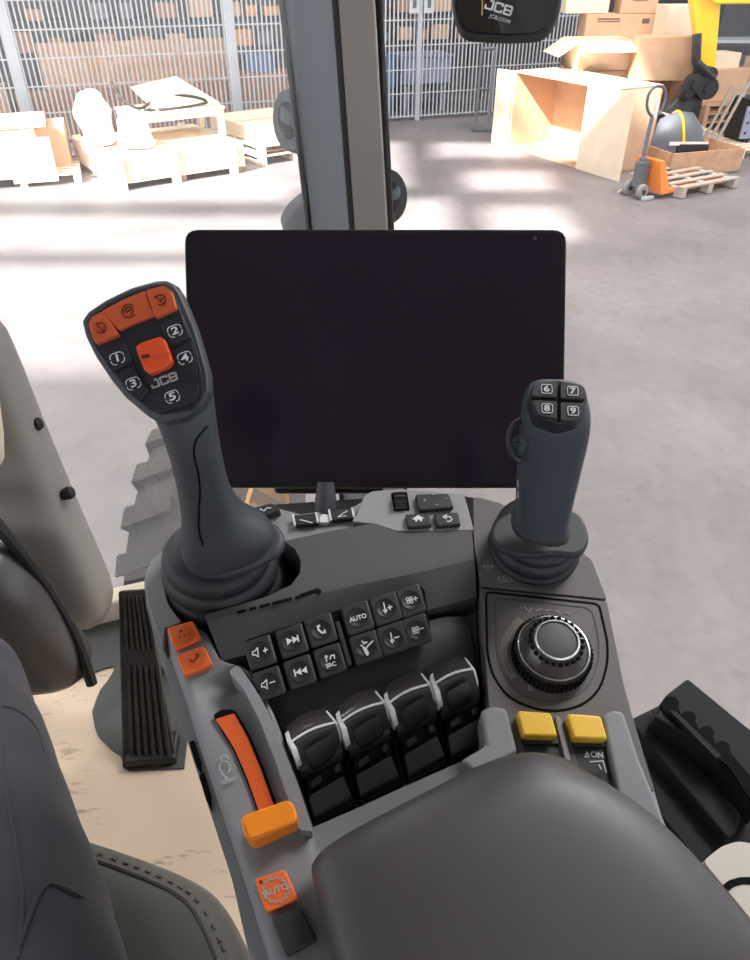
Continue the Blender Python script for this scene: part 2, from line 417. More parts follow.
b = MB(); b.box(FP(5.1, .9, .45), (1.2, .6, .9), FRZ); tag(b.build('storage_carton', 'cardboard_dark', bevel=.01, seg=1), 'brown carton under the small blue crate behind the fence', 'carton')
for (s, w, hh, n, mt, lb) in ((7.25, 1.0, .55, 1.0, 'blue_crate', 'blue plastic crate behind the gate, right of the cab pillar'), (8.5, 1.1, .5, 1.1, 'lilac_crate', 'grey blue plastic crate behind the gate, right of the hinge post')):
    c = thing('plastic_crate', lb, 'crate', FP(s, n))
    b = MB(); b.box(FP(s, n, .55+.25), (w, .8, hh), FRZ); b.build('crate_body', mt, c, bevel=.02)
    b = MB(); b.box(FP(s, n, .55+.25+hh/2+.02), (w+.06, .86, .04), FRZ); b.build('rim', mt, c, bevel=.01)
    for k in (-.4, .4):
        b = MB(); b.box(FP(s+w*k, n, .26), (.1, .6, .52), FRZ); b.build('foot', mt, c, bevel=.01)

# ---------------------------------------------------------------- pallets
def pallet(loc, sx, sy, rz, label, m='wood', nb=7, group=None):
    X = V((math.cos(rz), math.sin(rz), 0)); Y = V((-math.sin(rz), math.cos(rz), 0)); loc = V(loc)
    t = thing('wooden_pallet', label, 'pallet', loc, group)
    for i in range(nb):
        y = -sy/2+.05+(sy-.1)*i/(nb-1); b = MB(); b.box(loc+Y*y+V((0, 0, .134)), (sx, .1, .02), rz); b.build('deck_board', m, t, flat=True)
    for x in (-sx/2+.05, 0, sx/2-.05):
        b = MB(); b.box(loc+X*x+V((0, 0, .112)), (.1, sy, .022), rz); b.build('stringer_board', m, t, flat=True)
        b = MB(); b.box(loc+X*x+V((0, 0, .011)), (.1, sy, .022), rz); b.build('bottom_board', m, t, flat=True)
        for y in (-sy/2+.07, 0, sy/2-.07):
            b = MB(); b.box(loc+X*x+Y*y+V((0, 0, .0615)), (.1, .14, .079), rz); b.build('block', m, t, flat=True)
    return t
def carton(c, size, rz, label, m='cardboard', name='cardboard_carton', flaps=False, ink=None, tilt=0):
    X = V((math.cos(rz), math.sin(rz), 0)); Y = V((-math.sin(rz), math.cos(rz), 0)); Z = V((0, 0, 1)); c = V(c); w, d, h = size
    t = thing(name, label, 'carton', c)
    b = MB()
    if not flaps: b.box(c+Z*h/2, size, rz)
    else:
        k = .012; b.box(c+Z*k/2, (w, d, k), rz)
        for s in (-1, 1): b.box(c+X*s*(w/2-k/2)+Z*h/2, (k, d, h), rz); b.box(c+Y*s*(d/2-k/2)+Z*h/2, (w, k, h), rz)
    b.build('carton_body', m, t, bevel=.006, seg=1)
    if flaps:
        for s, L, A in ((-1, X, Y), (1, X, Y), (-1, Y, X), (1, Y, X)):
            wd = d if L is X else w; e = c+L*s*((w if L is X else d)/2)+Z*h; fl = min(w, d)*.45
            a = math.radians(random.uniform(15, 50)); dr = (L*s*math.cos(a)-Z*math.sin(a))
            nn = A.cross(dr).normalized()*.005
            q = [e-A*wd/2, e+A*wd/2, e+A*wd/2+dr*fl, e-A*wd/2+dr*fl]; b = MB(); b.hexa([v-nn for v in q], [v+nn for v in q]); b.build('flap', m, t, flat=True)
    else:
        b = MB(); b.box(c+Z*(h+.001), (w*1.002, .06, .004), rz); b.build('tape_strip', 'tape', t, flat=True)
    if ink:
        P = Plane(c-Y*(d/2+.002)+Z*h*.5, -Y); b = MB(); fc = c-Y*(d/2+.002)
        for (x, z, ww, hh) in ink: b.box(fc+X*x*w+Z*z*h, (ww*w, .003, hh*h), rz)
        b.build('printed_mark', 'ink', t, flat=True)
    return t

# left group: carton stack on pallet, big wooden crate pallet with wrapped goods, small pallet with boxes
def pc(p0, p1, dep):                # pallet placement from two ground pixels (front edge) -> centre, length, rz
    a, b_ = G(*p0), G(*p1); x = (b_-a); L = x.length; x.normalize(); y = V((-x.y, x.x, 0))
    return (a+b_)/2+y*dep/2, L, math.atan2(x.y, x.x), x, y
c, L, rz, X, Y = pc((-35, 192), (82, 183), 1.3)
pallet(c, L, 1.3, rz, 'wooden pallet at far left under the pale cartons')
carton(c-X*.22+V((0, 0, .146)), (L-.6, 1.15, .62), rz, 'wide pale carton on the far left pallet, in the sun', 'cardboard_pale_and_sunlit')
carton(c+X*(L/2-.32)+Y*.25+V((0, 0, .146)), (.42, .8, .55), rz, 'narrow brown carton at the right end of the far left pallet', 'cardboard')
b = MB(); b.box(c+X*(L/2-.62)-Y*.66+V((0, 0, .36)), (.62, .02, .6), rz); tag(b.build('wood_board', 'wrap_white', flat=True), 'white board leaning on the front of the far left cartons', 'board')
b = MB(); b.box(c-X*.1+V((0, 0, .79)), (L-.5, 1.2, .025), rz+.06); tag(b.build('wood_sheet', 'cardboard_pale_and_sunlit', flat=True), 'pale flat sheet lying over the far left cartons', 'board')

c, L, rz, X, Y = pc((118, 192), (246, 172), 1.9)
cr = thing('wooden_crate', 'large low wooden crate in the sun, carrying the wrapped goods', 'crate', c)
for s in (-1, 1):
    b = MB(); b.box(c-Y*s*-.93+V((0, 0, .26)), (L, .03, .34), rz); b.build('side_board', 'wood', cr, flat=True)
    b = MB(); b.box(c+X*s*(L/2-.015)+V((0, 0, .26)), (.03, 1.86, .34), rz); b.build('end_board', 'wood', cr, flat=True)
    for k in (-.46, -.06, .4):
        b = MB(); b.box(c+X*L*k+Y*s*.96+V((0, 0, .23)), (.13, .04, .46), rz); b.build('batten', 'wood', cr, flat=True)
b = MB(); b.box(c+V((0, 0, .415)), (L-.02, 1.86, .03), rz); b.build('lid', 'wood', cr, flat=True)
for k in (-.45, 0, .45):
    b = MB(); b.box(c+X*L*k+V((0, 0, .045)), (.12, 1.8, .09), rz); b.build('runner', 'wood_brown', cr, flat=True)
top = .43
# frame crate on top
fr = thing('timber_trestle', 'small open timber trestle on the large crate', 'frame', c+X*.38+Y*.2+V((0, 0, top)))
fc = c+X*.38+Y*.2
for s in (-1, 1):
    for q in (-1, 1):
        b = MB(); b.box(fc+X*s*.66+Y*q*.4+V((0, 0, top+.15)), (.09, .09, .3), rz); b.build('leg', 'wood', fr, flat=True)
    b = MB(); b.box(fc+Y*s*.4+V((0, 0, top+.34)), (1.42, .1, .09), rz); b.build('rail', 'wood', fr, flat=True)
    b = MB(); b.box(fc+X*s*.66+V((0, 0, top+.34)), (.1, .7, .088), rz); b.build('cross_rail', 'wood_brown', fr, flat=True)
b = MB(); b.box(fc+V((0, 0, top+.4)), (1.45, .95, .03), rz); b.build('top_board', 'wood', fr, flat=True)
# tilted board
q = [fc+X*-.35-Y*.35+V((0, 0, top+.42)), fc+X*.72-Y*.3+V((0, 0, top+.42)), fc+X*.35+Y*.45+V((0, 0, top+.74)), fc-X*.45+Y*.35+V((0, 0, top+.66))]
b = MB(); b.hexa(q, [v+V((0, 0, .03)) for v in q]); tag(b.build('tilted_board', 'cardboard_pale_and_sunlit', flat=True), 'pale board lying tilted on top of the timber frame', 'board')
# wrapped bundle: lumpy loft
def lump(name, c0, radii, hts, m, seed, sx=1., sy=1., rz_=0., n=22, par=None):
    random.seed(seed); rings = []
    for r, h in zip(radii, hts):
        rings.append([V((c0.x, c0.y, c0.z))+V((math.cos(rz_)*r*sx*math.cos(t)-math.sin(rz_)*r*sy*math.sin(t), math.sin(rz_)*r*sx*math.cos(t)+math.cos(rz_)*r*sy*math.sin(t), h))*1.0 + V((random.uniform(-.1, .1)*r*3, random.uniform(-.1, .1)*r*3, random.uniform(-.02, .02) if h > .03 else 0)) for t in [2*math.pi*j/n for j in range(n)]])
    b = MB(); b.loft(rings); return b.build(name, m, par, sub=1)
lc = c - X*.72+Y*.15+V((0, 0, top))
tag(lump('wrapped_bundle', lc-X*.12, (.24, .26, .2, .27, .29, .22, .2, .1), (0, .08, .25, .36, .5, .62, .7, .76), 'wrap_white', 3, 1.0, 1.0, n=14), 'tall crumpled white film wrapped bundle standing on the large crate', 'bundle')
tag(lump('wrapped_bundle', c-X*.46-Y*.42+V((0, 0, top)), (.26, .27, .2, .22, .1), (0, .08, .2, .42, .5), 'wrap_white', 9, 1.1, .8, n=13), 'low crumpled white bundle in front of the tall wrapped one', 'bundle')
pts = [lc+V((.2, .1, .82)), lc+V((.36, -.02, .62)), lc+V((.6, -.05, .5))+X*.0, fc+X*-.2+V((0, 0, .96)), fc+X*.25-Y*.1+V((0, 0, .99)), fc+X*.5-Y*.3+V((0, 0, .9)), fc-X*.1-Y*.42+V((0, 0, .88)), fc-X*.5-Y*.2+V((0, 0, .87))]
def smooth(pts, k=5, closed=False):
    out = []; n = len(pts)
    for i in range(n if closed else n-1):
        p0, p1, p2, p3 = (pts[(i-1) % n] if closed or i else pts[i]), pts[i], pts[(i+1) % n], (pts[(i+2) % n] if closed or i+2 < n else pts[(i+1) % n])
        for j in range(k):
            t = j/k; out.append(.5*((2*p1)+(p2-p0)*t+(2*p0-5*p1+4*p2-p3)*t*t+(3*p1-p0-3*p2+p3)*t**3))
    if not closed: out.append(pts[-1])
    return out
b = MB(); b.tube(smooth(pts), .022, 8); tag(b.build('black_cable', 'cable_black'), 'black cable looped over the wrapped goods on the large crate', 'cable')

c, L, rz, X, Y = pc((262, 166), (330, 155), 1.9)
pallet(c, L, 1.9, rz, 'wooden pallet beside the large crate, left of the cab pillar')
pallet(c+V((0, 0, .147)), L, 1.9, rz, 'wooden pallet stacked on the pallet left of the cab pillar')
carton(c+V((0, 0, .294)), (L-.1, 1.75, .22), rz, 'flat pale carton on the pallets left of the cab pillar', 'cardboard_pale_and_sunlit')

# ---------------------------------------------------------------- right group
# giant open carton lying on its side
P1 = G(508, 147); P2 = G(608, 178); xd = (P2-P1); xd.normalize(); yd = V((-xd.y, xd.x, 0)); HC = 1.2; wl = (G(575, 169)-P1).length
t = thing('open_carton', 'huge open cardboard carton on its side with its front flap folded out', 'carton', (P1+P2)/2)
k = .03; dp = .95
rzc = math.atan2(xd.y, xd.x)
P3 = P1+xd*(wl+.55)
b = MB(); wl2 = wl+.55
b.box(P1+xd*wl2/2+yd*dp/2+V((0, 0, k/2)), (wl2, dp, k), rzc)
b.box(P1+xd*wl2/2+yd*dp/2+V((0, 0, HC-k/2)), (wl2, dp, k), rzc)
b.box(P1+xd*wl2/2+yd*(dp-k/2)+V((0, 0, HC/2)), (wl2, k, HC-.004), rzc)
b.box(P1+xd*k/2+yd*dp/2+V((0, 0, HC/2)), (k, dp-.004, HC-.004), rzc)
b.box(P1+xd*(wl2-k/2)+yd*dp/2+V((0, 0, HC/2)), (k, dp-.004, HC-.004), rzc)
b.build('carton_body', 'cardboard', t, flat=True)
b = MB(); q0 = P1+xd*(wl-.02); b.box(q0+xd*.48-yd*.02+V((0, 0, HC/2)), (.96, .02, HC), rzc); b.build('front_flap', 'cardboard_pale_and_sunlit', t, flat=True)  # sun on this flap is put into its paler colour
fl_ = G(489, 138); fd = (fl_-P1); fd.z = 0; fw_ = fd.length; fd.normalize(); fd = (fd*.75-yd*.35-xd*.25).normalized()
b = MB(); b.box(P1+fd*.2+V((0, 0, HC/2)), (.4, .02, HC-.02), math.atan2(fd.y, fd.x)); b.build('side_flap', 'cardboard_pale_and_sunlit', t, flat=True)  # paler than the body to paint in the sunlight
b = MB(); b.box(P1-yd*.02+xd*-.015-V((0, 0, -HC/2)), (.02, .02, HC-.01), rzc); b.build('corner_strip', 'tape', t, flat=True)
b = MB(); b.box(P1+xd*(wl2*.5)+yd*(dp-.035)+V((0, 0, HC-.16)), (wl2-.1, .012, .2), rzc); b.build('inner_strip', 'cardboard', t, flat=True)

def bx(x0, x1, Yd, z0, z1, depth, label, m='cardboard', rot=0., **kw):
    ym = 0; zm = (z0+z1)/2
    # centre column from pixel columns at that distance
    def X_(px):
        # y-pixel for height zm at distance Yd
        a = (zm-CH)/Yd; v = (a*FW.y-FW.z)/(UP.z-a*UP.y); return (px-375)/FPX*Yd/(FW.y+UP.y*v)
    xa, xb = X_(x0), X_(x1)
    return carton(V(((xa+xb)/2, Yd+depth/2, z0)), (xb-xa, depth, z1-z0), rot, label, m, **kw)
pallet(V((4.95, 14.6, 0)), 2.6, 1.3, .06, 'wooden pallet behind the huge open carton')
bx(572, 655, 14.0, .147, 1.2, 1.2, 'large brown carton behind the huge open carton, bottom of the pile', 'cardboard', .06)
bx(664, 697, 14.05, .147, 1.1, 1.1, 'brown carton right of the bottom carton in the pile', 'cardboard_dark', .06)
bx(575, 634, 13.95, 1.2, 1.62, .9, 'sunlit open carton with flaps hanging out in the pile', 'cardboard_pale_and_sunlit', .1, flaps=True)
bx(583, 657, 14.9, 1.205, 1.95, .5, 'long brown carton with a printed arrow mark in the pile', 'cardboard', .03, ink=[(.3, .86, .1, .1), (-.2, .9, .3, .03), (-.2, .85, .3, .02)])
bx(566, 610, 14.95, 1.955, 2.35, .4, 'pale carton at the upper left of the pile', 'cardboard_pale_and_sunlit', .05)
bx(622, 659, 14.95, 1.955, 2.4, .4, 'brown carton with pale printed lettering at the top of the pile', 'cardboard', .03, ink=[(.0, .5, .5, .04), (.0, .42, .4, .03)])
bx(638, 696, 13.5, 1.105, 1.72, .5, 'plain tan carton standing at the right of the pile, beside the yellow arm', 'cardboard', -.05)
t2 = bx(662, 706, 14.3, 1.105, 2.1, .6, 'pale carton with a yellow edge behind the plain tan carton', 'cardboard_pale_and_sunlit', .05)
b = MB(); b.box(V((4.25, 13.3, .95)), (1.3, .5, .1), -.1); 
# boxes and pallets right of the pile
pallet(V((6.95, 16.2, 0)), 1.6, 1.1, .3, 'lowest wooden pallet in the stack right of the yellow arm', 'wood_brown')
pallet(V((6.95, 16.2, .147)), 1.6, 1.1, .3, 'second wooden pallet up in the stack right of the yellow arm', 'wood_brown')
pallet(V((6.95, 16.2, .294)), 1.6, 1.1, .3, 'top wooden pallet in the stack right of the yellow arm', 'wood_brown')
carton(V((6.75, 16.3, .441)), (.95, .7, .55), .3, 'brown carton on the pallet stack right of the yellow arm', 'cardboard')
carton(V((6.7, 16.35, .991)), (.7, .5, .25), .3, 'small pale carton on top of the brown carton on the pallet stack', 'cardboard_pale_and_sunlit')
pallet(V((8.7, 17.4, 0)), 1.7, 1.2, .3, 'wooden pallet at the right edge behind the grey machine')
carton(V((8.7, 17.4, .147)), (1.5, 1.0, .9), .3, 'tan carton at the right edge behind the grey machine', 'cardboard')
rk = thing('storage_rack', 'pale metal rack at the top right corner', 'rack', V((9.2, 19.3, 0)))
for x in (7.6, 9.2, 10.8):
    b = MB(); b.box(V((x, 19.3, 1.6)), (.1, .1, 3.2)); b.build('upright', 'steel', rk, flat=True)
for z in (1.2, 2.0):
    b = MB(); b.box(V((9.2, 19.3, z)), (3.4, .8, .06)); b.build('shelf', 'steel', rk, flat=True)
for i, x in enumerate((8.0, 8.7, 9.6, 10.2)):
    b = MB(); b.box(V((x, 19.3, 2.03+.2)), (.5, .5, .4)); tag(b.build('stock_box', ('grey_item', 'cardboard', 'wrap_white', 'cardboard')[i], bevel=.01, seg=1), ('grey box on the pale rack at top right, leftmost', 'tan box on the pale rack at top right, second from the left', 'white box on the pale rack at top right', 'tan box on the pale rack at top right, rightmost')[i], 'box')
# pallet carton-collar with dark goods right behind the giant carton
pallet(V((4.6, 12.9, 0)), .9, .8, .25, 'wooden pallet with a brown board, just right of the huge open carton')
mt_ = thing('machine_part', 'black wheeled machine part on the pallet right of the huge open carton', 'machine part', V((4.42, 12.9, .147)))
b = MB(); b.box(V((4.42, 12.9, .147+.28)), (.34, .4, .5), .3); b.build('housing', 'machine_black', mt_, bevel=.05)
b = MB(); b.tube([V((4.55, 12.62, .15)), V((4.68, 12.62, .72)), V((4.45, 12.62, .78))], .03); b.build('bent_bar', 'wood_grey', mt_)
# orange-brown low collar box
cc = V((5.0, 12.35, 0)); cb = thing('pallet_collar', 'low brown wooden collar box behind the pallet truck', 'crate', cc)
for s in (-1, 1):
    b = MB(); b.box(cc+V((0, s*.4, .2))+V((s*-.12, 0, 0)), (1.3, .03, .3), .3); b.build('side_board', 'wood_brown', cb, flat=True)
    b = MB(); b.box(cc+V((s*.62, s*.19, .2)), (.03, .78, .3), .3); b.build('end_board', 'wood_brown', cb, flat=True)
b = MB(); b.box(cc+V((0, 0, .06)), (1.3, .8, .1), .3); b.build('base_board', 'wood', cb, flat=True)
b = MB(); b.box(cc+V((-.1, 0, .16)), (1.0, .6, .1), .3); tag(b.build('foam_sheet', 'wrap_white', bevel=.02), 'white foam sheet inside the low brown collar box', 'foam')

# grey dome attachment held by the yellow lifting arm
cc = V((4.75, 12.45, .21))
at_ = thing('machine_attachment', 'grey and black rounded attachment with a pale band, beneath the yellow arm', 'attachment', cc)
prof = []
for i, (x, w, h) in enumerate(((-.42, .16, .3), (-.3, .22, .5), (-.05, .26, .62), (.18, .27, .6), (.36, .24, .4), (.42, .2, .2))):
    prof.append([cc+V((x, -.0, 0))+V((0, math.cos(a)*w, max(0, math.sin(a))*h+(.0))) for a in [math.radians(-20+220*j/11) for j in range(12)]])
b = MB(); b.loft(prof); b.build('hood', 'machine_grey', at_)
b = MB()
for x, w, h in ((-.16, .262, .6),): b.tube([cc+V((x+.02*j, math.cos(a)*(w+.005), math.sin(a)*(h+.01))) for j, a in enumerate([math.radians(10+160*j/11) for j in range(12)])], .022, 6)
b.build('yellow_stripe', 'machine_yellow', at_)
b = MB(); b.box(cc+V((.12, -.28, .2)), (.6, .02, .05)); b.build('pale_band', 'wrap_white', at_, flat=True)
b = MB(); b.box(cc+V((.2, -.2, .1)), (.5, .2, .22)); b.build('skirt', 'machine_black', at_, bevel=.04)

ar = thing('lifting_arm', 'bright yellow lifting arm reaching down from the top right, with a black linkage', 'crane arm', V((4.6, 12.9, 0)))
def Yb(*q): return [AY(x, y, Yv) for x, y, Yv in q]
a0 = Yb((690, -18, 13.1), (723, -18, 13.1), (714, 85, 13.1), (703, 85, 13.1)); 
b = MB(); b.hexa(a0, [v+V((0, .22, 0)) for v in a0]); b.build('boom', 'machine_yellow', ar, bevel=.02)
a1 = Yb((700, -14, 13.0), (765, -8, 13.0), (765, 4, 13.0), (716, 4, 13.0)); b = MB(); b.hexa(a1, [v+V((0, .2, 0)) for v in a1]); b.build('beam', 'machine_yellow', ar, bevel=.02)
b = MB(); b.tube(Yb((697, 34, 12.95), (696, 62, 12.95), (704, 80, 12.95)), .07); b.build('hydraulic_hose', 'machine_black', ar)
a2 = Yb((698, 80, 12.9), (712, 92, 12.9), (672, 128, 12.6), (655, 120, 12.6)); b = MB(); b.hexa(a2, [v+V((0, .2, 0)) for v in a2]); b.build('lower_link', 'machine_black', ar, bevel=.02)
for (x, y, r) in ((707, 88, .16), (694, 84, .14), (686, 92, .11), (710, 74, .1)):
    b = MB(); b.lathe(AY(x, y, 12.8), V((0, -1, 0)), ((r, -.1), (r, .06), (r*.5, .07), (r*.5, .12)), 16); b.build('pivot', 'machine_black', ar)
b = MB(); b.tube(Yb((697, 62, 12.8), (715, 78, 12.7)), .05); b.build('cylinder_rod', 'machine_black', ar)
b = MB(); b.box(V((5.3, 13.5, 1.3)), (.24, .24, 2.6)); b.build('mast', 'machine_black', ar, bevel=.01)
b = MB(); b.box(V((5.2, 13.35, 2.45)), (.8, .2, .24)); b.build('mast_bracket', 'machine_yellow', ar, bevel=.01)

# grey perforated machine at the right edge with leaning posts and flat board
gm = thing('perforated_panel_machine', 'blue grey perforated steel machine at the right edge beside the pallets', 'machine', V((6.75, 14.0, 0)))
b = MB(); b.box(V((6.75, 14.0, .5)), (1.0, .5, .62), .3); b.build('frame_body', 'machine_black', gm, bevel=.02)
b = MB(); b.box(V((6.62, 13.68, .46)), (.72, .03, .5), .3); pp = b.build('perforated_panel', 'lilac_crate', gm, flat=True)
X = V((math.cos(.3), math.sin(.3), 0))
b = MB()
for i in range(5):
    for j in range(3): b.lathe(V((6.62, 13.66, .3+.16*j))+X*(-.28+.14*i), V((math.sin(.3), -math.cos(.3), 0)), ((.022, 0), (.022, .01)), 8)
b.build('hole_pattern', 'machine_black', pp, flat=True)
for k in (-.4, .4):
    b = MB(); b.box(V((6.75, 14.0, .1))+X*k, (.1, .5, .2), .3); b.build('foot', 'machine_black', gm, flat=True)
b = MB(); b.tube([V((6.3, 13.9, .8)), V((6.35, 13.9, 1.05)), V((7.1, 14.15, 1.05)), V((7.15, 14.15, .8))], .025); b.build('handle_bar', 'steel', gm)
for i in range(3):
    b = MB(); b.tube([V((5.62+i*.12, 13.5, .16)), V((5.95+i*.12, 13.62, 1.02))], .028, 6); tag(b.build('timber_batten', 'wood_grey', flat=True), ('leftmost', 'middle', 'rightmost')[i]+' of the three pale battens leaning left of the grey perforated machine', 'batten')
pallet(V((6.0, 13.45, 0)), 1.1, .9, .35, 'pale pallet on the floor left of the grey perforated machine', 'wood', 6)

# pallet truck with pallet
jo = G(648, 200); Xj = (G(747, 187)-G(676, 201)).normalized(); Yj = V((-Xj.y, Xj.x, 0)); rj = math.atan2(Xj.y, Xj.x); Z = V((0, 0, 1))
jk = thing('pallet_truck', 'orange hand pallet truck with grey handle, forks under the grey pallet', 'pallet truck', jo)
def J(x, y, z): return jo+Xj*x+Yj*y+Z*z
b = MB()
for s in (-.09, .09): b.lathe(J(-.02, .3+s-.02, .1), Yj, ((.04, -.03), (.1, -.03), (.1, .03), (.04, .03)), 20)
for s in (-.09, .09):
    b = MB(); b.lathe(J(-.05, .22+s*1.4, .1), Yj, ((.03, -.035), (.085, -.035), (.1, -.02), (.1, .02), (.085, .035), (.03, .035)), 20); w_ = b.build('steer_wheel', 'wheel_grey', jk)
    b = MB(); b.lathe(J(-.05, .22+s*1.4, .1), Yj, ((.035, -.045), (.035, .045)), 12); b.build('hub', 'machine_black', w_)
b = MB(); b.box(J(0, .22, .3), (.16, .14, .34), rj); b.tube([J(0, .22, .2), J(0, .22, .52)], .06); b.build('pump', 'machine_grey', jk, bevel=.02)
q = [J(.16, -.08, .06), J(.34, -.08, .06), J(.34, .52, .06), J(.16, .52, .06)]; q2 = [J(.1, .0, .5), J(.18, .0, .5), J(.18, .44, .5), J(.1, .44, .5)]
b = MB(); b.hexa(q, q2); b.build('frame_body', 'jack_orange', jk, bevel=.02)
for yy in (.0, .44):
    b = MB(); b.box(J(.92, yy, .09), (1.2, .15, .05), rj); b.build('fork', 'jack_orange', jk, bevel=.01)
b = MB(); b.tube([J(-.02, .22, .45), J(.08, .3, .8), J(.14, .34, 1.02)], .028); b.build('handle_shaft', 'machine_grey', jk)
lp = [J(.14, .34, 1.0), J(.0, .34, 1.12), J(-.02, .34, 1.28), J(.1, .36, 1.36), J(.26, .36, 1.34), J(.34, .36, 1.22), J(.28, .34, 1.06)]
b = MB(); b.tube(smooth(lp, 4, True), .02, 8, closed=True); b.build('handle_loop', 'machine_grey', jk)
b = MB(); b.box(J(.15, .32, 1.1), (.05, .04, .22), rj); b.build('release_lever', 'wrap_white', jk, flat=True)
for yy in (.0, .44):
    b = MB(); b.box(J(-.02, yy, .03), (.2, .05, .04), rj); b.build('toe_guard', 'steel', jk, flat=True)
pallet(J(1.02, .3, .0)+V((0, 0, .01)), 1.2, 1.0, rj, 'weathered grey pallet on the forks of the orange pallet truck', 'wood_grey', 5)

# slim hand truck left of the huge carton
ht = thing('sack_truck', 'slim dark hand truck standing left of the huge open carton', 'hand truck', G(488, 132))
b = MB(); p = G(488, 130)
b.tube([p+V((0, 0, .15)), p+V((.05, .3, 1.35))], .03); b.tube([p+V((-.25, 0, .15)), p+V((-.2, .3, 1.35))], .03); b.tube([p+V((.05, .3, 1.35)), p+V((-.2, .3, 1.35))], .03); b.tube([p+V((.02, .13, .7)), p+V((-.23, .13, .7))], .02)
b.build('frame', 'machine_grey', ht)
for k in (.05, -.3):
    b = MB(); b.lathe(p+V((k, .02, .13)), V((1, 0, 0)), ((.04, -.03), (.13, -.03), (.13, .03), (.04, .03)), 18); b.build('wheel', 'machine_black', ht)
b = MB(); b.box(p+V((-.12, -.1, .02)), (.4, .25, .03)); b.build('toe_plate', 'machine_grey', ht, flat=True)

# ---------------------------------------------------------------- unseen warehouse roof, openings cut to shape the sun patches, and sun
SUN = V((.5, .62, -.72)).normalized(); RZ = 9.0
def lift(x, y): k = RZ/-SUN.z; return x-SUN.x*k, y-SUN.y*k
holes = []
def patch(x0, x1, y0, y1):
    a = lift(x0, y0); b_ = lift(x1, y1); holes.append((a[0], b_[0], a[1], b_[1]))
patch(-9.5, -1.2, 10.3, 13.4); patch(-9.5, -1.2, 8.2, 9.75); patch(-9.5, -1.2, 5.2, 7.9)
patch(-1.2, 1.0, 8.2, 10.6); patch(-1.2, .5, 11.0, 14.4)
patch(.9, 2.7, 13.0, 14.3); patch(1.25, 2.7, 10.9, 12.2) ; patch(1.3, 2.5, 8.6, 10.2)
patch(2.75, 5.2, 12.75, 15.4)
xs = sorted({-30, 34} | {h[0] for h in holes} | {h[1] for h in holes}); ys = sorted({-22, 26} | {h[2] for h in holes} | {h[3] for h in holes})
b = MB()
for i in range(len(xs)-1):
    for j in range(len(ys)-1):
        mx, my = (xs[i]+xs[i+1])/2, (ys[j]+ys[j+1])/2
        if any(h[0] < mx < h[1] and h[2] < my < h[3] for h in holes): continue
        b.box(((xs[i]+xs[i+1])/2, (ys[j]+ys[j+1])/2, RZ+.1), (xs[i+1]-xs[i], ys[j+1]-ys[j], .2))
struct(b.build('ceiling', 'roof_sheet', flat=True), 'unseen warehouse roof with openings cut to shape the sun patches', 'ceiling')

sl = bpy.data.lights.new('sun', 'SUN'); sl.energy = 19; sl.angle = math.radians(1.8); sl.color = (1, .97, .93)
so = bpy.data.objects.new('sun', sl); COL.objects.link(so); so.rotation_euler = (-SUN).to_track_quat('Z', 'Y').to_euler(); so.location = (-8, -8, 15)
def area(name, loc, sx, sy, e, col=(1, 1, 1), to=(0, 0, -1)):
    l = bpy.data.lights.new(name, 'AREA'); l.shape = 'RECTANGLE'; l.size = sx; l.size_y = sy; l.energy = e; l.color = col
    o = bpy.data.objects.new(name, l); COL.objects.link(o); o.location = loc; o.rotation_euler = (-V(to)).to_track_quat('Z', 'Y').to_euler(); return o
for i, (x, y) in enumerate(((-6, 4), (4, 4), (-6, 12), (4, 12), (9, 8), (-3, -5))): area('roof_fill_light', (x, y, 8.4), 3, 3, 560, (1, .97, .95))  # added fill lights under the roof for ambient light

# ================================================================ TRACTOR CAB
PX, PY = -.05, 1.35
Pp = V((PX, PY, 0)); cr_ = E1; cf = E2
LF = Pp - cr_*1.45; LB = LF - cf*2.0; RB = Pp - cf*2.0
ZF = 1.6
def slab(name, pts, z0, z1, m, **k):
    b = MB(); b.hexa([V((p.x, p.y, z0)) for p in pts], [V((p.x, p.y, z1)) for p in pts]); return b.build(name, m, **k)
struct(slab('floor_cab', [LF-cr_*.0, Pp+cr_*.0, RB, LB], ZF-.06, ZF, 'cab_floor', flat=True), 'beige scuffed cab floor', 'floor')
struct(slab('ceiling_cab', [LF, Pp, RB, LB], 3.3, 3.42, 'cab_lining', flat=True), 'unseen cab roof lining', 'ceiling')  # unseen roof, put in with the rear wall to keep the monitor dark
struct(slab('wall_rear', [LB+cf*.05, RB+cf*.05, RB, LB], ZF, 2.35, 'cab_lining', flat=True), 'unseen cab rear wall', 'wall')
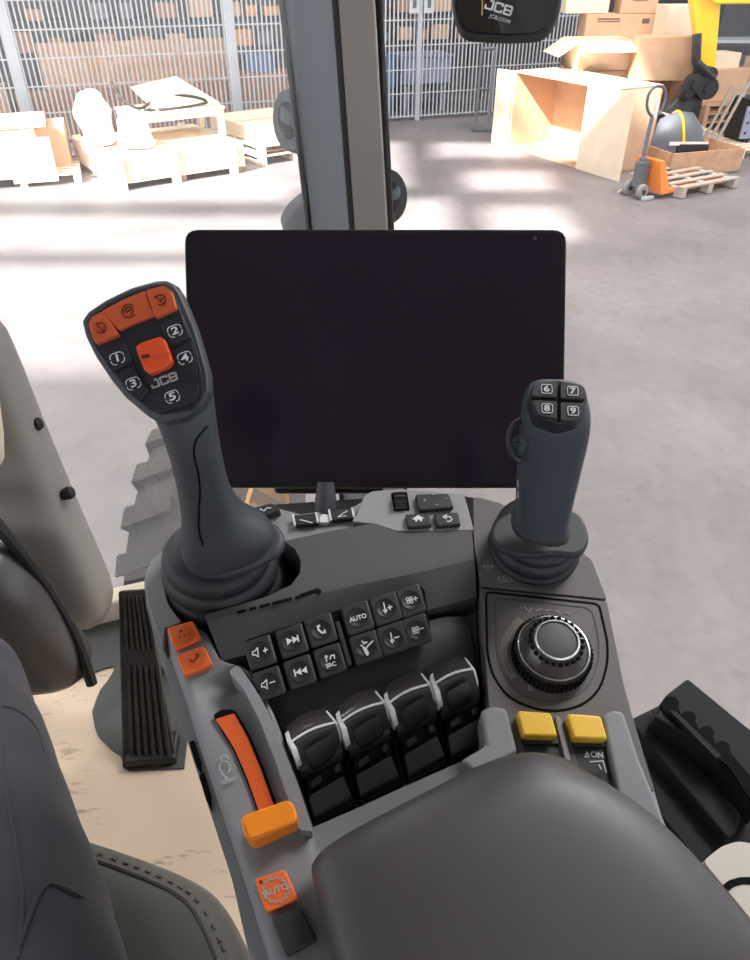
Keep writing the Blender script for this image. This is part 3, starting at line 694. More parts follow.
# A pillar (runs from sill to roof), seen edge-on
def pillar():
    t = thing('windscreen_pillar', 'grey cab pillar in two tones with a dark seam, behind the monitor', 'pillar', V((PX, PY, ZF)))
    def line(px0, py0, px1, py1, Yv):       # a straight vertical-ish edge through two pixels, extended to floor/roof
        a, b_ = AY(px0, py0, Yv), AY(px1, py1, Yv); d = (b_-a)/(b_.z-a.z); return a+d*(ZF-a.z), a+d*(3.3-a.z)
    e = [line(284, 0, 311, 228, 1.33), line(334, 0, 351, 228, 1.28), line(375, 0, 388, 228, 1.31), line(379, 0, 391, 228, 1.34)]
    e2 = [line(288, 0, 314, 228, 1.42), line(372, 0, 386, 228, 1.45)]
    q = [e[0], e[1], e2[1], e2[0]]
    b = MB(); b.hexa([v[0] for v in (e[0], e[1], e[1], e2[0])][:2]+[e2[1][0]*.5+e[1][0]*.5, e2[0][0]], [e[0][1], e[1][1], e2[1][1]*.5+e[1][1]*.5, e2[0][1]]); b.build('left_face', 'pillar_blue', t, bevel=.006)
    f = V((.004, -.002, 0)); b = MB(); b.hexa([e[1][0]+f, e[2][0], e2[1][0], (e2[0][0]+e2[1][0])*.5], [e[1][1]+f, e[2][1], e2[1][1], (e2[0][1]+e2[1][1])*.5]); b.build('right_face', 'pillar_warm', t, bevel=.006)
    b = MB(); b.tube([e[1][0]+V((.002, .004, 0)), e[1][1]+V((.002, .004, 0))], .006, 8); b.build('seam_strip', 'seal_black', t)
    b = MB(); b.tube([e[3][0], e[3][1]], .006, 8); b.build('glass_seal', 'seal_black', t)
    b = MB(); b.tube([e[0][0]+V((-.004, 0, 0)), e[0][1]+V((-.004, 0, 0))], .005, 8); b.build('glass_seal', 'seal_black', t)
    return e
pe = pillar()
# windows
def pane(name, a, b_, z0, z1, label, m='glass'):
    d = (b_-a).normalized(); n = V((-d.y, d.x, 0))*.003
    b = MB(); b.hexa([a-n+V((0, 0, z0)), b_-n+V((0, 0, z0)), b_+n+V((0, 0, z0)), a+n+V((0, 0, z0))], [a-n+V((0, 0, z1)), b_-n+V((0, 0, z1)), b_+n+V((0, 0, z1)), a+n+V((0, 0, z1))])
    return struct(b.build(name, m, flat=True), label, 'window')
pane('window_1', LF, Pp-cr_*.075, ZF+.07, 3.28, 'front windscreen with painted glare haze, left of the cab pillar', 'glass_hazed')
pane('window_2', Pp+V((.065, -.04, 0)), RB, ZF+.02, 3.28, 'clear side window right of the cab pillar')
b = MB(); b.hexa([V((p.x, p.y, ZF)) for p in (LF, Pp-cr_*.08, Pp-cr_*.08-cf*.05, LF-cf*.05)], [V((p.x, p.y, ZF+.06)) for p in (LF, Pp-cr_*.08, Pp-cr_*.08-cf*.05, LF-cf*.05)])
struct(b.build('trim_1', 'cab_beige', bevel=.008), 'beige sill along the bottom of the windscreen', 'trim')

# work lamps outside the glass on a bracket
def lamp(px, py, Yv, r, ax, label, ring=False):
    c = AY(px, py, Yv); t = thing('work_lamp', label, 'work lamp', c-V((0, 0, r)))
    ax = V(ax).normalized(); b = MB()
    b.lathe(c, ax, ((r*.3, -r*.9), (r*.8, -r*.6), (r, -.15*r), (r, 0), (r*.9, .02)), 32); b.build('housing', 'lamp_grey' if not ring else 'machine_black', t)
    b = MB(); b.lathe(c+ax*.018, ax, ((r*.55, 0), (r*.55, .006), (r*.4, .01)), 28); b.build('lens', 'lens_dark', t)
    b = MB(); q = AY(px, py, Yv)-ax*r*.7; e_ = V((AY(345, 150, 1.52).x, 1.52, c.z)); b.tube([q, e_], .012); b.build('bracket', 'machine_black', t)
lamp(296, 121, 1.62, .062, (-.75, -.6, .1), 'grey round work lamp outside the windscreen, upper left of the pillar')
lamp(310, 213, 1.6, .07, (-.55, .5, .6), 'grey domed work lamp outside, lower left of the pillar')
lamp(382, 197, 1.6, .06, (.6, -.7, .2), 'black rimmed round work lamp outside, right of the pillar', True)
b = MB(); b.tube([V((AY(345, 150, 1.52).x, 1.52, 0)), V((AY(345, 150, 1.52).x, 1.52, 3.2))], .014); tag(b.build('lamp_pole', 'machine_black'), 'thin dark pole behind the cab pillar that carries the work lamps', 'pole')

# interior mirror, top
mp = Plane(D(508, 10, .8), (-FW*1.0+UP*.1+RT*-.1))
mir = thing('rear_view_mirror', 'dark rounded rear view mirror hanging at the top of the view', 'mirror', mp.P(508, 43, -.02))
mo = [(450, -75, 12), (569, -75, 12), (561, 12, 30), (547, 36, 16), (505, 38, 30), (462, 35, 14), (453, 14, 20)]
prism('mirror_housing', mo, 0, -.012, 'machine_black', mir, mp, r=10, bevel=.003)
mi = [(455, -70, 10), (564, -70, 10), (556, 9, 26), (543, 32, 14), (505, 34, 30), (466, 31, 12), (458, 13, 16)]
mg = prism('mirror_glass', mi, .0012, .0, 'mirror_glass', mir, mp, r=8, flat=True)
logo(500, 8, 29, 8.5, -17, .0019, 'white_mark', mg, mp, .0014)  # reflected letters, painted onto the mirror glass
text('lettering', 'JCB.COM', 500, 19, .006, 'grey_mark', mg, mp, -17, off=.0014, bold=.0001)  # second line of the reflection, painted on as well
strokes('orange_line', [[(483, -20), (482, 15)]], .0012, 'orange_item', mg, mp, off=.0014)
b = MB(); b.tube([mp.P(508, -60, -.02), mp.P(508, -60, -.02)+V((0, .1, .25)), V((mp.P(508, -60).x+.02, mp.P(508, -60).y+.12, 3.3))], .012); b.build('mirror_arm', 'machine_black', mir)

# ---------------------------------------------------------------- front wheel outside (steered, seen through the windscreen)
wc = V((-.63, 2.35, .70)); wax = V((math.cos(math.radians(-8)), math.sin(math.radians(-8)), 0)).normalized()
wh = thing('front_wheel', 'lugged front tractor tyre with yellow rim outside, behind the left joystick', 'wheel', V((wc.x, wc.y, 0)))
b = MB(); b.lathe(wc, wax, ((.42, -.15), (.58, -.18), (.66, -.16), (.675, -.1), (.68, 0), (.675, .1), (.66, .16), (.58, .18), (.42, .15)), 56); b.build('tyre', 'tyre', wh)
ta = V((0, 0, 1)); tb = wax.cross(ta)
for i in range(26):
    for s in (-1, 1):
        a = 2*math.pi*(i+(0 if s > 0 else .5))/26; a2 = a+.09
        r0 = (ta*math.cos(a)+tb*math.sin(a)); r1 = (ta*math.cos(a2)+tb*math.sin(a2)); b = MB()
        c0 = wc+r0*.685+wax*s*.01; c1 = wc+r1*.672+wax*s*.18
        t0 = wax.cross(r0).normalized()*.03; t1 = wax.cross(r1).normalized()*.04
        b.hexa([c0-t0-r0*.03, c0+t0-r0*.03, c1+t1-r1*.1, c1-t1-r1*.1], [c0-t0+r0*.03, c0+t0+r0*.03, c1+t1+r1*.02, c1-t1+r1*.02]); b.build('tread_lug', 'tyre', wh, bevel=.006, seg=1)
b = MB(); b.lathe(wc, wax, ((.1, .04), (.3, .03), (.4, .1), (.43, .155), (.415, .165), (.38, .1), (.28, .01), (.1, .01)), 48); b.lathe(wc, wax, ((.42, -.15), (.4, -.1), (.4, .1), (.42, .15)), 48); b.build('rim', 'rim_yellow', wh)
b = MB(); b.lathe(wc, wax, ((.11, 0), (.11, .14), (.06, .17)), 24); b.build('hub', 'machine_grey', wh)

# ---------------------------------------------------------------- steering column cover, cowl (left edge)
def vloft(name, secs, m, par, thick, sub=1, label=None, lean=0.0):   # secs: (pxL, pxR, py, depth)
    rings = []
    for (l, r, y, d) in secs:
        L = D(l, y, d); R = D(r, y, d); a = (R-L)/2; c = (L+R)/2; hb = V((0, 1, 0))*thick
        rings.append(superell(c+hb, a, hb, 20, 3.2))
    b = MB(); b.loft(rings); return b.build(name, m, par, sub=sub, label=label)
cl = thing('steering_column', 'smooth grey steering column cover at the left edge, above the cowl', 'steering column', D(40, 640, 1.25)*1.0)
vloft('column_cover', [(-150, -26, 335, 1.02), (-150, -14, 350, 1.03), (-130, 6, 395, 1.06), (-110, 26, 445, 1.1), (-80, 50, 500, 1.14), (-50, 74, 555, 1.18), (-20, 96, 602, 1.22), (5, 104, 625, 1.25), (30, 100, 640, 1.27)], 'column_grey', cl, .055)
vloft('front_trim', [(-160, -22, 350, .95), (-140, -14, 395, .97), (-130, -6, 450, 1.0), (-120, -2, 500, 1.02)], 'cab_beige', cl, .03, label='beige inner edge of the column cover')
for (x, y, d) in ((37, 424, 1.14), (69, 493, 1.18)):
    b = MB(); q = D(x, y, d); b.lathe(q, V((1, 0, .4)), ((.008, -.016), (.011, 0), (.009, .006), (.003, .009)), 16); b.build('knob', 'seal_black', cl)
b = MB(); q = D(105, 620, 1.3); b.tube([D(-90, 610, 1.2)+V((0, .05, 0)), V((D(-90, 610, 1.2).x, D(-90, 610, 1.2).y+.05, ZF))], .05); b.build('column_foot', 'cowl_dark', cl)
cw = thing('pedal_cowl', 'dark glossy rounded plastic cowl at the left edge above the driver knee', 'cowl', V((D(30, 690, 1.18).x, D(30, 690, 1.18).y, ZF)))
vloft('cowl_body', [(-180, -30, 565, .96), (-180, -8, 590, .97), (-150, 24, 622, 1.0), (-140, 50, 656, 1.05), (-120, 72, 682, 1.1), (-100, 80, 694, 1.13), (-80, 76, 702, 1.16)], 'cowl_dark', cw, .06, sub=2)
b = MB(); b.tube(smooth([D(-20, 505, 1.0), D(10, 540, 1.02), D(48, 590, 1.08), D(76, 640, 1.13), D(92, 684, 1.16)], 4), .009, 8); b.build('edge_seal', 'seal_black', cw)
b = MB(); q = D(0, 690, 1.2); b.box(V((q.x-.3, q.y+.12, ZF+.1)), (.2, .12, .2)); b.build('cowl_foot', 'cowl_dark', cw, bevel=.01)
# bulkhead behind pedal
b = MB(); q0, q1 = G(70, 640, ZF), G(118, 640, ZF)
# accelerator pedal
pdp = plane3(D(120, 590, 1.33), D(148, 590, 1.33), D(152, 770, 1.315))
pd = thing('accelerator_pedal', 'long black ribbed accelerator pedal left of the console', 'pedal', G(152, 772, ZF))
prism('pedal_plate', [(118, 591), (146, 589), (150, 618), (176, 760), (172, 764), (127, 771), (122, 768)], 0, -.012, 'pedal_rubber', pd, pdp, r=3, bevel=.003)
for i in range(6):
    f = i/5; x0, x1 = 122.5+f*21, 128+f*21; xb0, xb1 = 130+f*37.5, 135+f*37.5
    m0 = (x0*.62+xb0*.38, 658); prism('rib', [(x0, 596), (x0+3, 596), (m0[0]+3, 650), (m0[0], 650)], .005, 0, 'pedal_rubber', pd, pdp, bevel=.001)
    n0 = (x0*.5+xb0*.5); prism('rib', [(n0, 666), (n0+3.4, 666), (xb0+3.4, 760), (xb0, 761)], .005, 0, 'pedal_rubber', pd, pdp, bevel=.001)
b = MB(); q = pdp.P(135, 640, -.012); b.tube([q, V((q.x, q.y+.06, ZF+.01))], .012); b.build('pedal_arm', 'machine_black', pd)
b = MB(); q = G(150, 768, ZF); b.box(q+V((0, .03, .012)), (.09, .06, .024), .1); b.build('pedal_hinge', 'machine_black', pd, bevel=.004)
# torn rubber floor mat
mpl = Plane(V((0, 0, ZF)), (0, 0, 1))
o = prism('floor_mat', [(20, 640), (60, 600), (100, 590), (185, 596), (192, 700), (184, 768), (128, 770), (120, 755), (112, 750), (104, 742), (98, 736), (95, 728), (92, 712), (96, 700), (100, 690), (108, 680), (114, 670), (113, 666), (104, 668), (80, 678), (52, 690)], .004, .0005, 'mat_rubber', None, mpl, flat=True)
tag(o, 'torn dark grey rubber floor mat under the accelerator pedal', 'floor mat')

# ---------------------------------------------------------------- seat and driver leg
st = thing('driver_seat', 'dark leather driver seat with stitched bolster, beneath the driver leg', 'seat', V((-.42, .05, ZF)))
ZS = CH-.74
sq = [(-.80, -.42), (-.10, -.42), (-.06, .0), (-.09, .21), (-.13, .315), (-.21, .375), (-.46, .43), (-.70, .36), (-.80, .2)]
def ringz(pts, z, k): 
    cx = sum(p[0] for p in pts)/len(pts); cy = sum(p[1] for p in pts)/len(pts); return [V((cx+(v.x-cx)*k, cy+(v.y-cy)*k, z)) for v in smooth([V((x, y, 0)) for x, y in pts], 5, True)]
b = MB(); b.loft([ringz(sq, ZS-.14, .93), ringz(sq, ZS-.12, .98), ringz(sq, ZS-.06, 1.0), ringz(sq, ZS-.035, .992), ringz(sq, ZS-.012, .96), ringz(sq, ZS-.002, .90), ringz(sq, ZS, .82), ringz(sq, ZS, .5)]); cu = b.build('seat_cushion', 'leather', st, sub=1)
def dense(ps, st=.012):
    out = []
    for p, q in zip(ps, ps[1:]+ps[:1]):
        k_ = max(1, int((q-p).length/st)); out += [p+(q-p)*i/k_ for i in range(k_)]
    return out
b = MB(); R1 = project(cu, dense(ringz(sq, ZS+.001, .925)), .0012); n = len(R1)
for i in range(n):
    p, q = R1[i], R1[(i+1) % n]; L_ = (q-p).length; m_ = max(1, int(L_/.009)); 
    for j in range(m_):
        c = p+(q-p)*(j+.5)/m_; dd = (q-p).normalized()
        if c.y > -.1 and c.x > -.5: b.box(c, (.006, .0018, .0018), ax=(dd, V((0, 0, 1)).cross(dd).normalized(), dd.cross(V((0, 0, 1)).cross(dd)).normalized()))
b.build('stitching', 'thread', cu, flat=True)
b = MB(); b.tube(project(cu, dense(ringz(sq, ZS, .90)), .0002), .0025, 6, closed=True); b.build('seam_piping', 'leather', cu)
b = MB(); b.box(V((-.45, -.45, ZS+.25)), (.55, .12, .75)); b.build('backrest', 'leather', st, bevel=.04, seg=3)
b = MB(); b.box(V((-.45, .0, ZF+.2)), (.36, .4, .4)); b.build('seat_base', 'cowl_dark', st, bevel=.02)

ps = thing('person', 'seated person of whom only the right leg in dark work trousers shows', 'person', V((-.5, .55, ZF)))
def ring_leg(c, r, ax, up, sq_=1.0):
    ax = V(ax).normalized(); a = ax.cross(V((0, 0, 1)) if abs(ax.z) < .8 else V((0, 1, 0))).normalized(); b_ = a.cross(ax).normalized(); return superell(V(c), a*r, b_*r*sq_, 24, 2.2)
random.seed(4)
zt = CH-.67
path = [((-.13, -.14, zt), .115, (-.35, .9, 0), .9), ((-.19, 0., zt+.002), .11, (-.5, .85, 0), .86), ((-.27, .17, zt+.005), .102, (-.5, .85, .02), .86), ((-.345, .3, zt+.01), .094, (-.5, .85, .02), .88), ((-.42, .42, zt+.015), .086, (-.5, .8, .0), .92), ((-.475, .51, zt+.005), .08, (-.45, .7, -.35), .95), ((-.51, .55, zt-.05), .076, (-.2, .2, -.9), 1), ((-.54, .55, zt-.16), .068, (-.15, .0, -1), 1), ((-.575, .54, zt-.28), .07, (-.15, .0, -1), 1), ((-.61, .53, zt-.40), .062, (0, 0, -1), 1), ((-.615, .53, zt-.44), .062, (0, 0, -1), 1)]
rings = []
for k_, (c, r, ax, sq_) in enumerate(path):
    rings.append(ring_leg(c, r, ax, None, sq_))
fine = []
for i in range(len(rings)-1):
    for j in range(6):
        t_ = j/6; R_ = [a*(1-t_)+b_*t_ for a, b_ in zip(rings[i], rings[i+1])]; c = sum(R_, V((0, 0, 0)))/len(R_); g = i+t_
        fine.append([c+(v-c)*(1+.018*math.sin(g*5.1+jj*.9)+.014*math.sin(g*9.7-jj*1.3)+.01*math.sin(g*17+jj*.5)) for jj, v in enumerate(R_)])
fine.append(rings[-1])
b = MB(); b.loft(fine); leg = b.build('trouser_leg', 'trouser', ps, sub=1)
# pocket flap and outer seam lying on the thigh
def on_leg(x, y, off=.0):   # ray onto thigh surface (nearest point of capsule chain)
    r = ray(x, y).normalized(); best = None
    for k_ in range(400):
        p = CAM+r*(.45+k_*.0015)
        for i in range(5):
            a, b_ = V(path[i][0]), V(path[i+1][0]); t_ = max(0, min(1, (p-a).dot(b_-a)/(b_-a).length_squared)); q = a+(b_-a)*t_; rr = path[i][1]*(1-t_)+path[i+1][1]*t_
            dv = p-q; 
            if math.hypot(dv.x*1, dv.y, ) >= 0 and (dv.xy.length**2/rr**2 + dv.z**2/(rr*.88)**2) < 1.02: return p-r*(.004+off)
    return CAM+r*.68
b = MB(); b.tube(smooth([q for q in project(leg, ((0, 745), (6, 790), (16, 850), (22, 900), (18, 958)), .0)], 4), .0014, 6); b.build('side_seam', 'trouser', leg)
b = MB(); b.tube(smooth([q for q in project(leg, ((20, 945), (34, 905), (50, 884), (80, 896), (115, 918), (138, 950)), .0)], 4), .0018, 6); b.build('pocket_hem', 'trouser', leg)
b = MB(); b.tube(smooth([q for q in project(leg, ((2, 706), (20, 712), (36, 728), (44, 752)), .0)], 4), .0014, 6); b.build('knee_seam', 'trouser', leg)
b = MB(); bc = V((-.62, .54, ZF)); bt = []
for (y, w, h) in ((-.09, .04, .1), (-.05, .05, .16), (.0, .052, .15), (.07, .05, .09), (.13, .045, .06), (.17, .03, .045)):
    bt.append([bc+V((w*math.cos(a), y, max(0, math.sin(a))*h+.0+(.012 if math.sin(a) < 0 else .012))) for a in [2*math.pi*j/16 for j in range(16)]])
b.loft(bt); b.box(bc+V((0, .04, .006)), (.1, .26, .012)); b.build('work_boot', 'boot_leather', ps)

# ---------------------------------------------------------------- right side tray / handle box
tp = Plane(D(700, 760, .62), (0.12, -.1, .98))
tr = thing('storage_tray', 'black moulded plastic tray with a scalloped grip at the right edge', 'tray', tp.P(720, 900, -.1))
prism('tray_base', [(625, 722), (690, 690), (830, 800), (860, 1000), (700, 900), (650, 790)], -.03, -.05, 'tray_black', tr, tp, r=4, bevel=.003)
prism('tray_ridge', [(634, 726), (645, 711), (655, 714), (742, 815), (736, 834), (728, 838)], .0, -.04, 'tray_black', tr, tp, r=4, bevel=.003)
prism('tray_floor', [(640, 735), (650, 745), (725, 845), (700, 862), (662, 815)], -.015, -.04, 'tray_black', tr, tp, r=3, bevel=.003)
gs = []
for (cx, cy) in ((671, 703), (688, 718), (706, 733), (722, 748)):
    gs += [(cx+8*math.cos(math.radians(a)), cy-7*math.sin(math.radians(a))) for a in range(150, -50, -25)]
prism('grip_bar', [(655, 717), (666, 695, 3), (688, 678, 3), (770, 745), (775, 800), (733, 762)], .02, -.03, 'tray_black', tr, tp, bevel=.003)
gh = prism('finger_grip', [(660, 705)]+gs+[(770, 800), (770, 830), (730, 768), (668, 716)], .022, .0195, 'pit_black', tr, tp, flat=True)
prism('grip_strip', [(669, 710), (676, 711), (722, 756), (716, 758)], .026, .02, 'tray_black', tr, tp, r=2, bevel=.001)
b = MB(); q = tp.P(720, 900, -.05); b.box(V((q.x+.02, q.y+.03, (q.z+ZF)/2)), (.05, .08, q.z-ZF)); b.build('tray_bracket', 'tray_black', tr)
lt = thing('seat_belt_latch', 'light grey plastic bracket with a dark curved slot at the lower right edge', 'bracket', tp.P(740, 900, -.01))
prism('bracket_plate', [(703, 861), (722, 846), (738, 841), (790, 850), (800, 990), (760, 930)], .03, .0, 'latch_grey', lt, tp, r=6, bevel=.004)
prism('curved_slot', [(723, 885), (729, 880), (740, 877), (770, 877), (770, 884), (742, 884), (733, 887), (729, 891)], .0308, .03, 'pit_black', lt, tp, r=2, flat=True)

# ================================================================ MONITOR
mn = Plane(D(375, 358, .635), -FW+UP*.02)
mon = thing('display_monitor', 'large switched off tablet style monitor with glossy dark screen', 'monitor', mn.P(375, 487, -.02))
prism('monitor_housing', [(184, 229), (567, 229), (563, 488), (190, 488)], 0, -.024, 'screen_frame', mon, mn, r=14, bevel=.002, seg=3)
scr = prism('screen', [(189, 233), (562, 233), (558, 483), (194, 483)], .0008, -.0005, 'screen', mon, mn, r=11, flat=True)
b = MB(); b.lathe(mn.P(535, 238, .0009), mn.n, ((.0016, 0), (.0016, .0003)), 12); b.build('sensor_dot', 'lamp_grey', scr, flat=True)
b = MB(); b.box(mn.P(330, 440, -.045), (.1, .1, .04), ax=(RT, UP, FW)); b.build('mount_plate', 'machine_black', mon, bevel=.004)
b = MB(); b.tube([mn.P(325, 470, -.05), K(325, 500, -.01)-V((0, -.02, 0)), K(325, 500, -.08)], .007); b.build('mount_arm', 'machine_black', mon)
b = MB(); b.lathe(K(325, 500, .01)+V((0, .008, -.005)), UP, ((.009, -.03), (.009, .0), (.007, .014)), 20); b.build('mount_sleeve', 'lamp_grey', mon)
for i, pts in enumerate((((455, 478), (470, 492), (492, 496), (508, 501)), ((400, 474), (435, 489), (450, 490)))):
    b = MB(); b.tube(smooth([K(x, y, -.01)+V((0, .03, 0)) for x, y in pts], 4), .006, 8); b.build('cable', 'cable_black', mon)

# ================================================================ CONSOLE
con = thing('control_console', 'grey tractor armrest console carrying switches, dial and hydraulic paddles', 'control console', K(400, 800, -.12))
CN = KP.n
prism('console_body', [(150, 566, 8), (186, 545), (240, 513, 6), (258, 505), (362, 498), (450, 492), (500, 503), (592, 560), (607, 600), (623, 682), (662, 815), (720, 960), (760, 1080), (330, 1140), (272, 990), (240, 880), (205, 770), (165, 650), (148, 600)], -.03, -.10, 'shell_grey', con, r=4, bevel=.003)
# left side flank with small black switches
prism('side_flank', [(146, 575, 10), (150, 590), (172, 650), (207, 765), (245, 880), (280, 990), (300, 1060), (280, 1060), (250, 960), (232, 880), (198, 775), (160, 655), (146, 605)], -.014, -.12, 'shell_grey', con, r=4, bevel=.004)
# left rail: front part and boot surround (one moulded mesh built as prisms)
prism('boot_surround', [(143, 585, 8), (147, 566, 8), (158, 553, 6), (184, 543, 4), (182, 556), (168, 566, 5), (163, 580, 5), (168, 604, 6), (182, 622), (165, 628), (163, 650), (155, 628)], .0, -.03, 'shell_grey', con, bevel=.003, seg=3)
rail = grid('left_rail', [
    [(160, 626, -.004), (168, 621, .002), (196, 617, .002), (209, 628, .002), (214, 645, .002), (218, 660, .002)],
    [(166, 650, -.004), (172, 645, .002), (190, 645, .002), (208, 648, .002), (216, 660, .002), (224, 664, .002)],
    [(176, 676, -.004), (184, 678, .002), (200, 680, .002), (216, 676, .002), (232, 668, .002), (243, 660, .003)],
    [(184, 700, -.004), (193, 700, .001), (205, 690, -.010), (222, 684, -.016), (240, 674, -.014), (252, 668, .010)],
    [(192, 728, -.004), (200, 726, .0), (214, 710, -.002), (232, 703, -.003), (252, 694, -.010), (266, 688, .015)],
    [(202, 760, -.004), (211, 756, .0), (228, 740, -.0), (246, 734, -.001), (266, 728, -.005), (280, 722, .015)],
    [(214, 796, -.004), (224, 790, .0), (240, 776, .0), (258, 770, .0), (278, 763, -.003), (292, 758, .013)],
    [(226, 832, -.004), (238, 828, .0), (252, 822, .0), (270, 812, .0), (290, 802, -.001), (304, 796, .008)],
    [(238, 868, -.004), (250, 866, .0), (266, 860, .0), (282, 852, .0), (302, 842, .0), (318, 836, .0)],
    [(252, 912, -.004), (264, 910, .0), (280, 904, .0), (296, 896, .0), (312, 890, .0), (330, 884, .0)],
    [(266, 960, -.004), (280, 958, .0), (296, 952, .0), (312, 948, .0), (330, 944, .0), (344, 940, .0)],
    [(290, 1040, -.004), (304, 1036, .0), (320, 1032, .0), (338, 1028, .0), (352, 1024, .0), (368, 1020, .0)]], -.035, 'shell_grey', con, sub=2)
prism('throttle_ridge', [(228, 671, 4), (238, 664, 5), (249, 680), (262, 700), (277, 732), (290, 764), (302, 798), (312, 832, 3), (299, 830, 3), (287, 796), (274, 758), (260, 722), (244, 690)], .012, -.01, 'shell_grey', con, r=1, bevel=.0035, seg=4)
prism('throttle_slot', [(213, 715), (222, 709), (235, 710), (250, 735), (265, 770), (278, 808), (258, 814), (246, 780), (232, 748), (222, 732)], .0016, -.002, 'pit_black', con, r=3, flat=True)
ta_ = prism('throttle_track', [(215, 719), (234, 713), (248, 738), (262, 772), (275, 808), (259, 812), (248, 780), (234, 748), (224, 732)], .0022, .0, 'orange_dark', con, r=2, bevel=.0005)
lv_ = prism('throttle_lever', [(240, 820, 4), (245, 814, 4), (288, 799, 4), (295, 805, 4), (298, 821, 5), (252, 841, 5), (245, 838, 3)], .024, .004, 'amber', con, bevel=.0025, seg=3, label='amber throttle lever')
prism('thumb_facet', [(243, 820), (272, 808), (276, 829), (250, 838)], .0246, .024, 'amber', lv_, r=2, flat=True)
# engine speed icon
strokes('engine_icon', [circ(225, 767, 5.6, 12, -60, 240), [(222, 761), (220, 757), (226, 755), (229, 759)], [(221, 773), (228, 779)]], .0007, 'grey_mark', con, KP, off=.0025)
text('icon_text', 'n/min', 229, 780, .0046, 'grey_mark', con, KP, 18, off=.0025)
# side switches on the flank
for q in ([(189, 742), (194, 740), (201, 762), (202, 776), (196, 765)], [(199, 776), (204, 772), (211, 796), (212, 812), (206, 800)]):
    prism('side_switch', q, -.0122, -.014, 'pit_black', con, r=1, bevel=.0004, label='small black side switch')

# generic push button
def button(name, outline, h1, h0, m, plane=KP, label=None, r=3, par=None, bevel=.0012, dish=None):
    o = prism(name, outline, h1, h0, m, par or con, plane, r=r, bevel=bevel, seg=3, taper=.02, label=label)
    return o
ob = button('push_button', [(166, 628, 4), (193, 620, 4), (202, 638, 4), (175, 650, 4)], .006, .0, 'orange', label='orange push button with three dots')
b = MB(); b.lathe(K(184, 635, .006), CN, ((.007, -.0005), (.0075, .0002), (.006, .0005)), 24); b.build('raised_ring', 'orange_dark', ob)
strokes('icon', [[(179, 637), (180, 637)], [(184, 635.5), (185, 635.5)], [(189, 634), (190, 634)], [(180, 632), (182, 630)]], .0008, 'mark_brown', ob, KP, off=.0066)
ob = button('push_button', [(176, 655, 4), (204, 645, 4), (213, 664, 4), (184, 676, 4)], .006, .0, 'orange', label='orange push button with a tick mark')
b = MB(); b.lathe(K(195, 659, .006), CN, ((.007, -.0005), (.0075, .0002), (.006, .0005)), 24); b.build('raised_ring', 'orange_dark', ob)
strokes('icon', [[(190, 660), (193, 662), (198, 656)], [(196, 654), (199, 655)]], .0008, 'mark_brown', ob, KP, off=.0066)
ob = button('auto_button', [(254, 879, 4), (285, 869, 4), (298, 899, 4), (266, 913, 4)], .0065, -.001, 'orange', label='square orange AUTO button')
gear = []
for i in range(14):
    for da, rr in ((0, 12.3), (8, 12.3), (9, 14.6), (17, 14.6)):
        a = math.radians(i*360/14+da); gear.append((276+rr*.92*math.cos(a), 890-rr*.9*math.sin(a)))
gear.append(gear[0]); strokes('gear_icon', [gear], .0006, 'grey_mark', ob, KP, off=.0068)
text('lettering', 'AUTO', 276, 890, .0046, 'grey_mark', ob, KP, 20, off=.0068, bold=.0001, sx=1.1)
b = MB(); b.lathe(K(261, 882, .0066), CN, ((.001, 0), (.001, .0004)), 8); b.build('indicator_dot', 'mark_brown', ob)
button('blank_button', [(271, 918, 4), (301, 907, 4), (317, 939, 4), (286, 956, 4)], .0065, -.001, 'button_black', label='square black blank button')

# rear grey panel (screen keys) and rear strip with three small switches
prism('rear_panel', [(352, 521), (358, 512), (364, 496, 3), (372, 491, 3), (400, 489), (464, 494, 3), (474, 530), (396, 531), (376, 524)], .012, -.03, 'rear_grey', con, r=2, bevel=.0015)
prism('rear_strip', [(238, 518), (250, 507, 3), (262, 504), (300, 514), (350, 509), (366, 499), (376, 523), (284, 541), (270, 530)], .002, -.03, 'rear_grey', con, r=2, bevel=.0015)
o = button('small_switch', [(250, 509), (271, 503), (281, 510), (260, 517)], .009, .002, 'button_black', r=2, label='small black switch near the left joystick'); strokes('icon', [[(260, 509), (264, 511), (267, 508), (271, 508)]], .001, 'white_mark', o, KP, off=.0092)
for (x, y, a) in ((305, 519, 1), (341, 514, -1)):
    o = button('small_switch', [(x-11, y-4), (x+11, y-6), (x+13, y+4), (x-9, y+6)], .007, .002, 'button_black', r=1, label='grey rear switch with white edges')
    strokes('icon', [[(x-12, y-4), (x-10, y+6)], [(x+11, y-6), (x+13, y+3)]], .0016, 'white_plastic', o, KP, off=.0072)
    strokes('icon', [[(x-5*a, y+1), (x-2*a, y+1.5), (x+7*a, y+4 if a > 0 else y-3)]] if a > 0 else [[(x+5, y+2), (x-3, y+3), (x+6, y-3)]], .0009, 'white_mark', o, KP, off=.0072)
o = prism('lock_knob', [(319, 516), (324, 513), (330, 516), (330, 522), (319, 523)], .006, .002, 'white_plastic', con, r=3, bevel=.001)
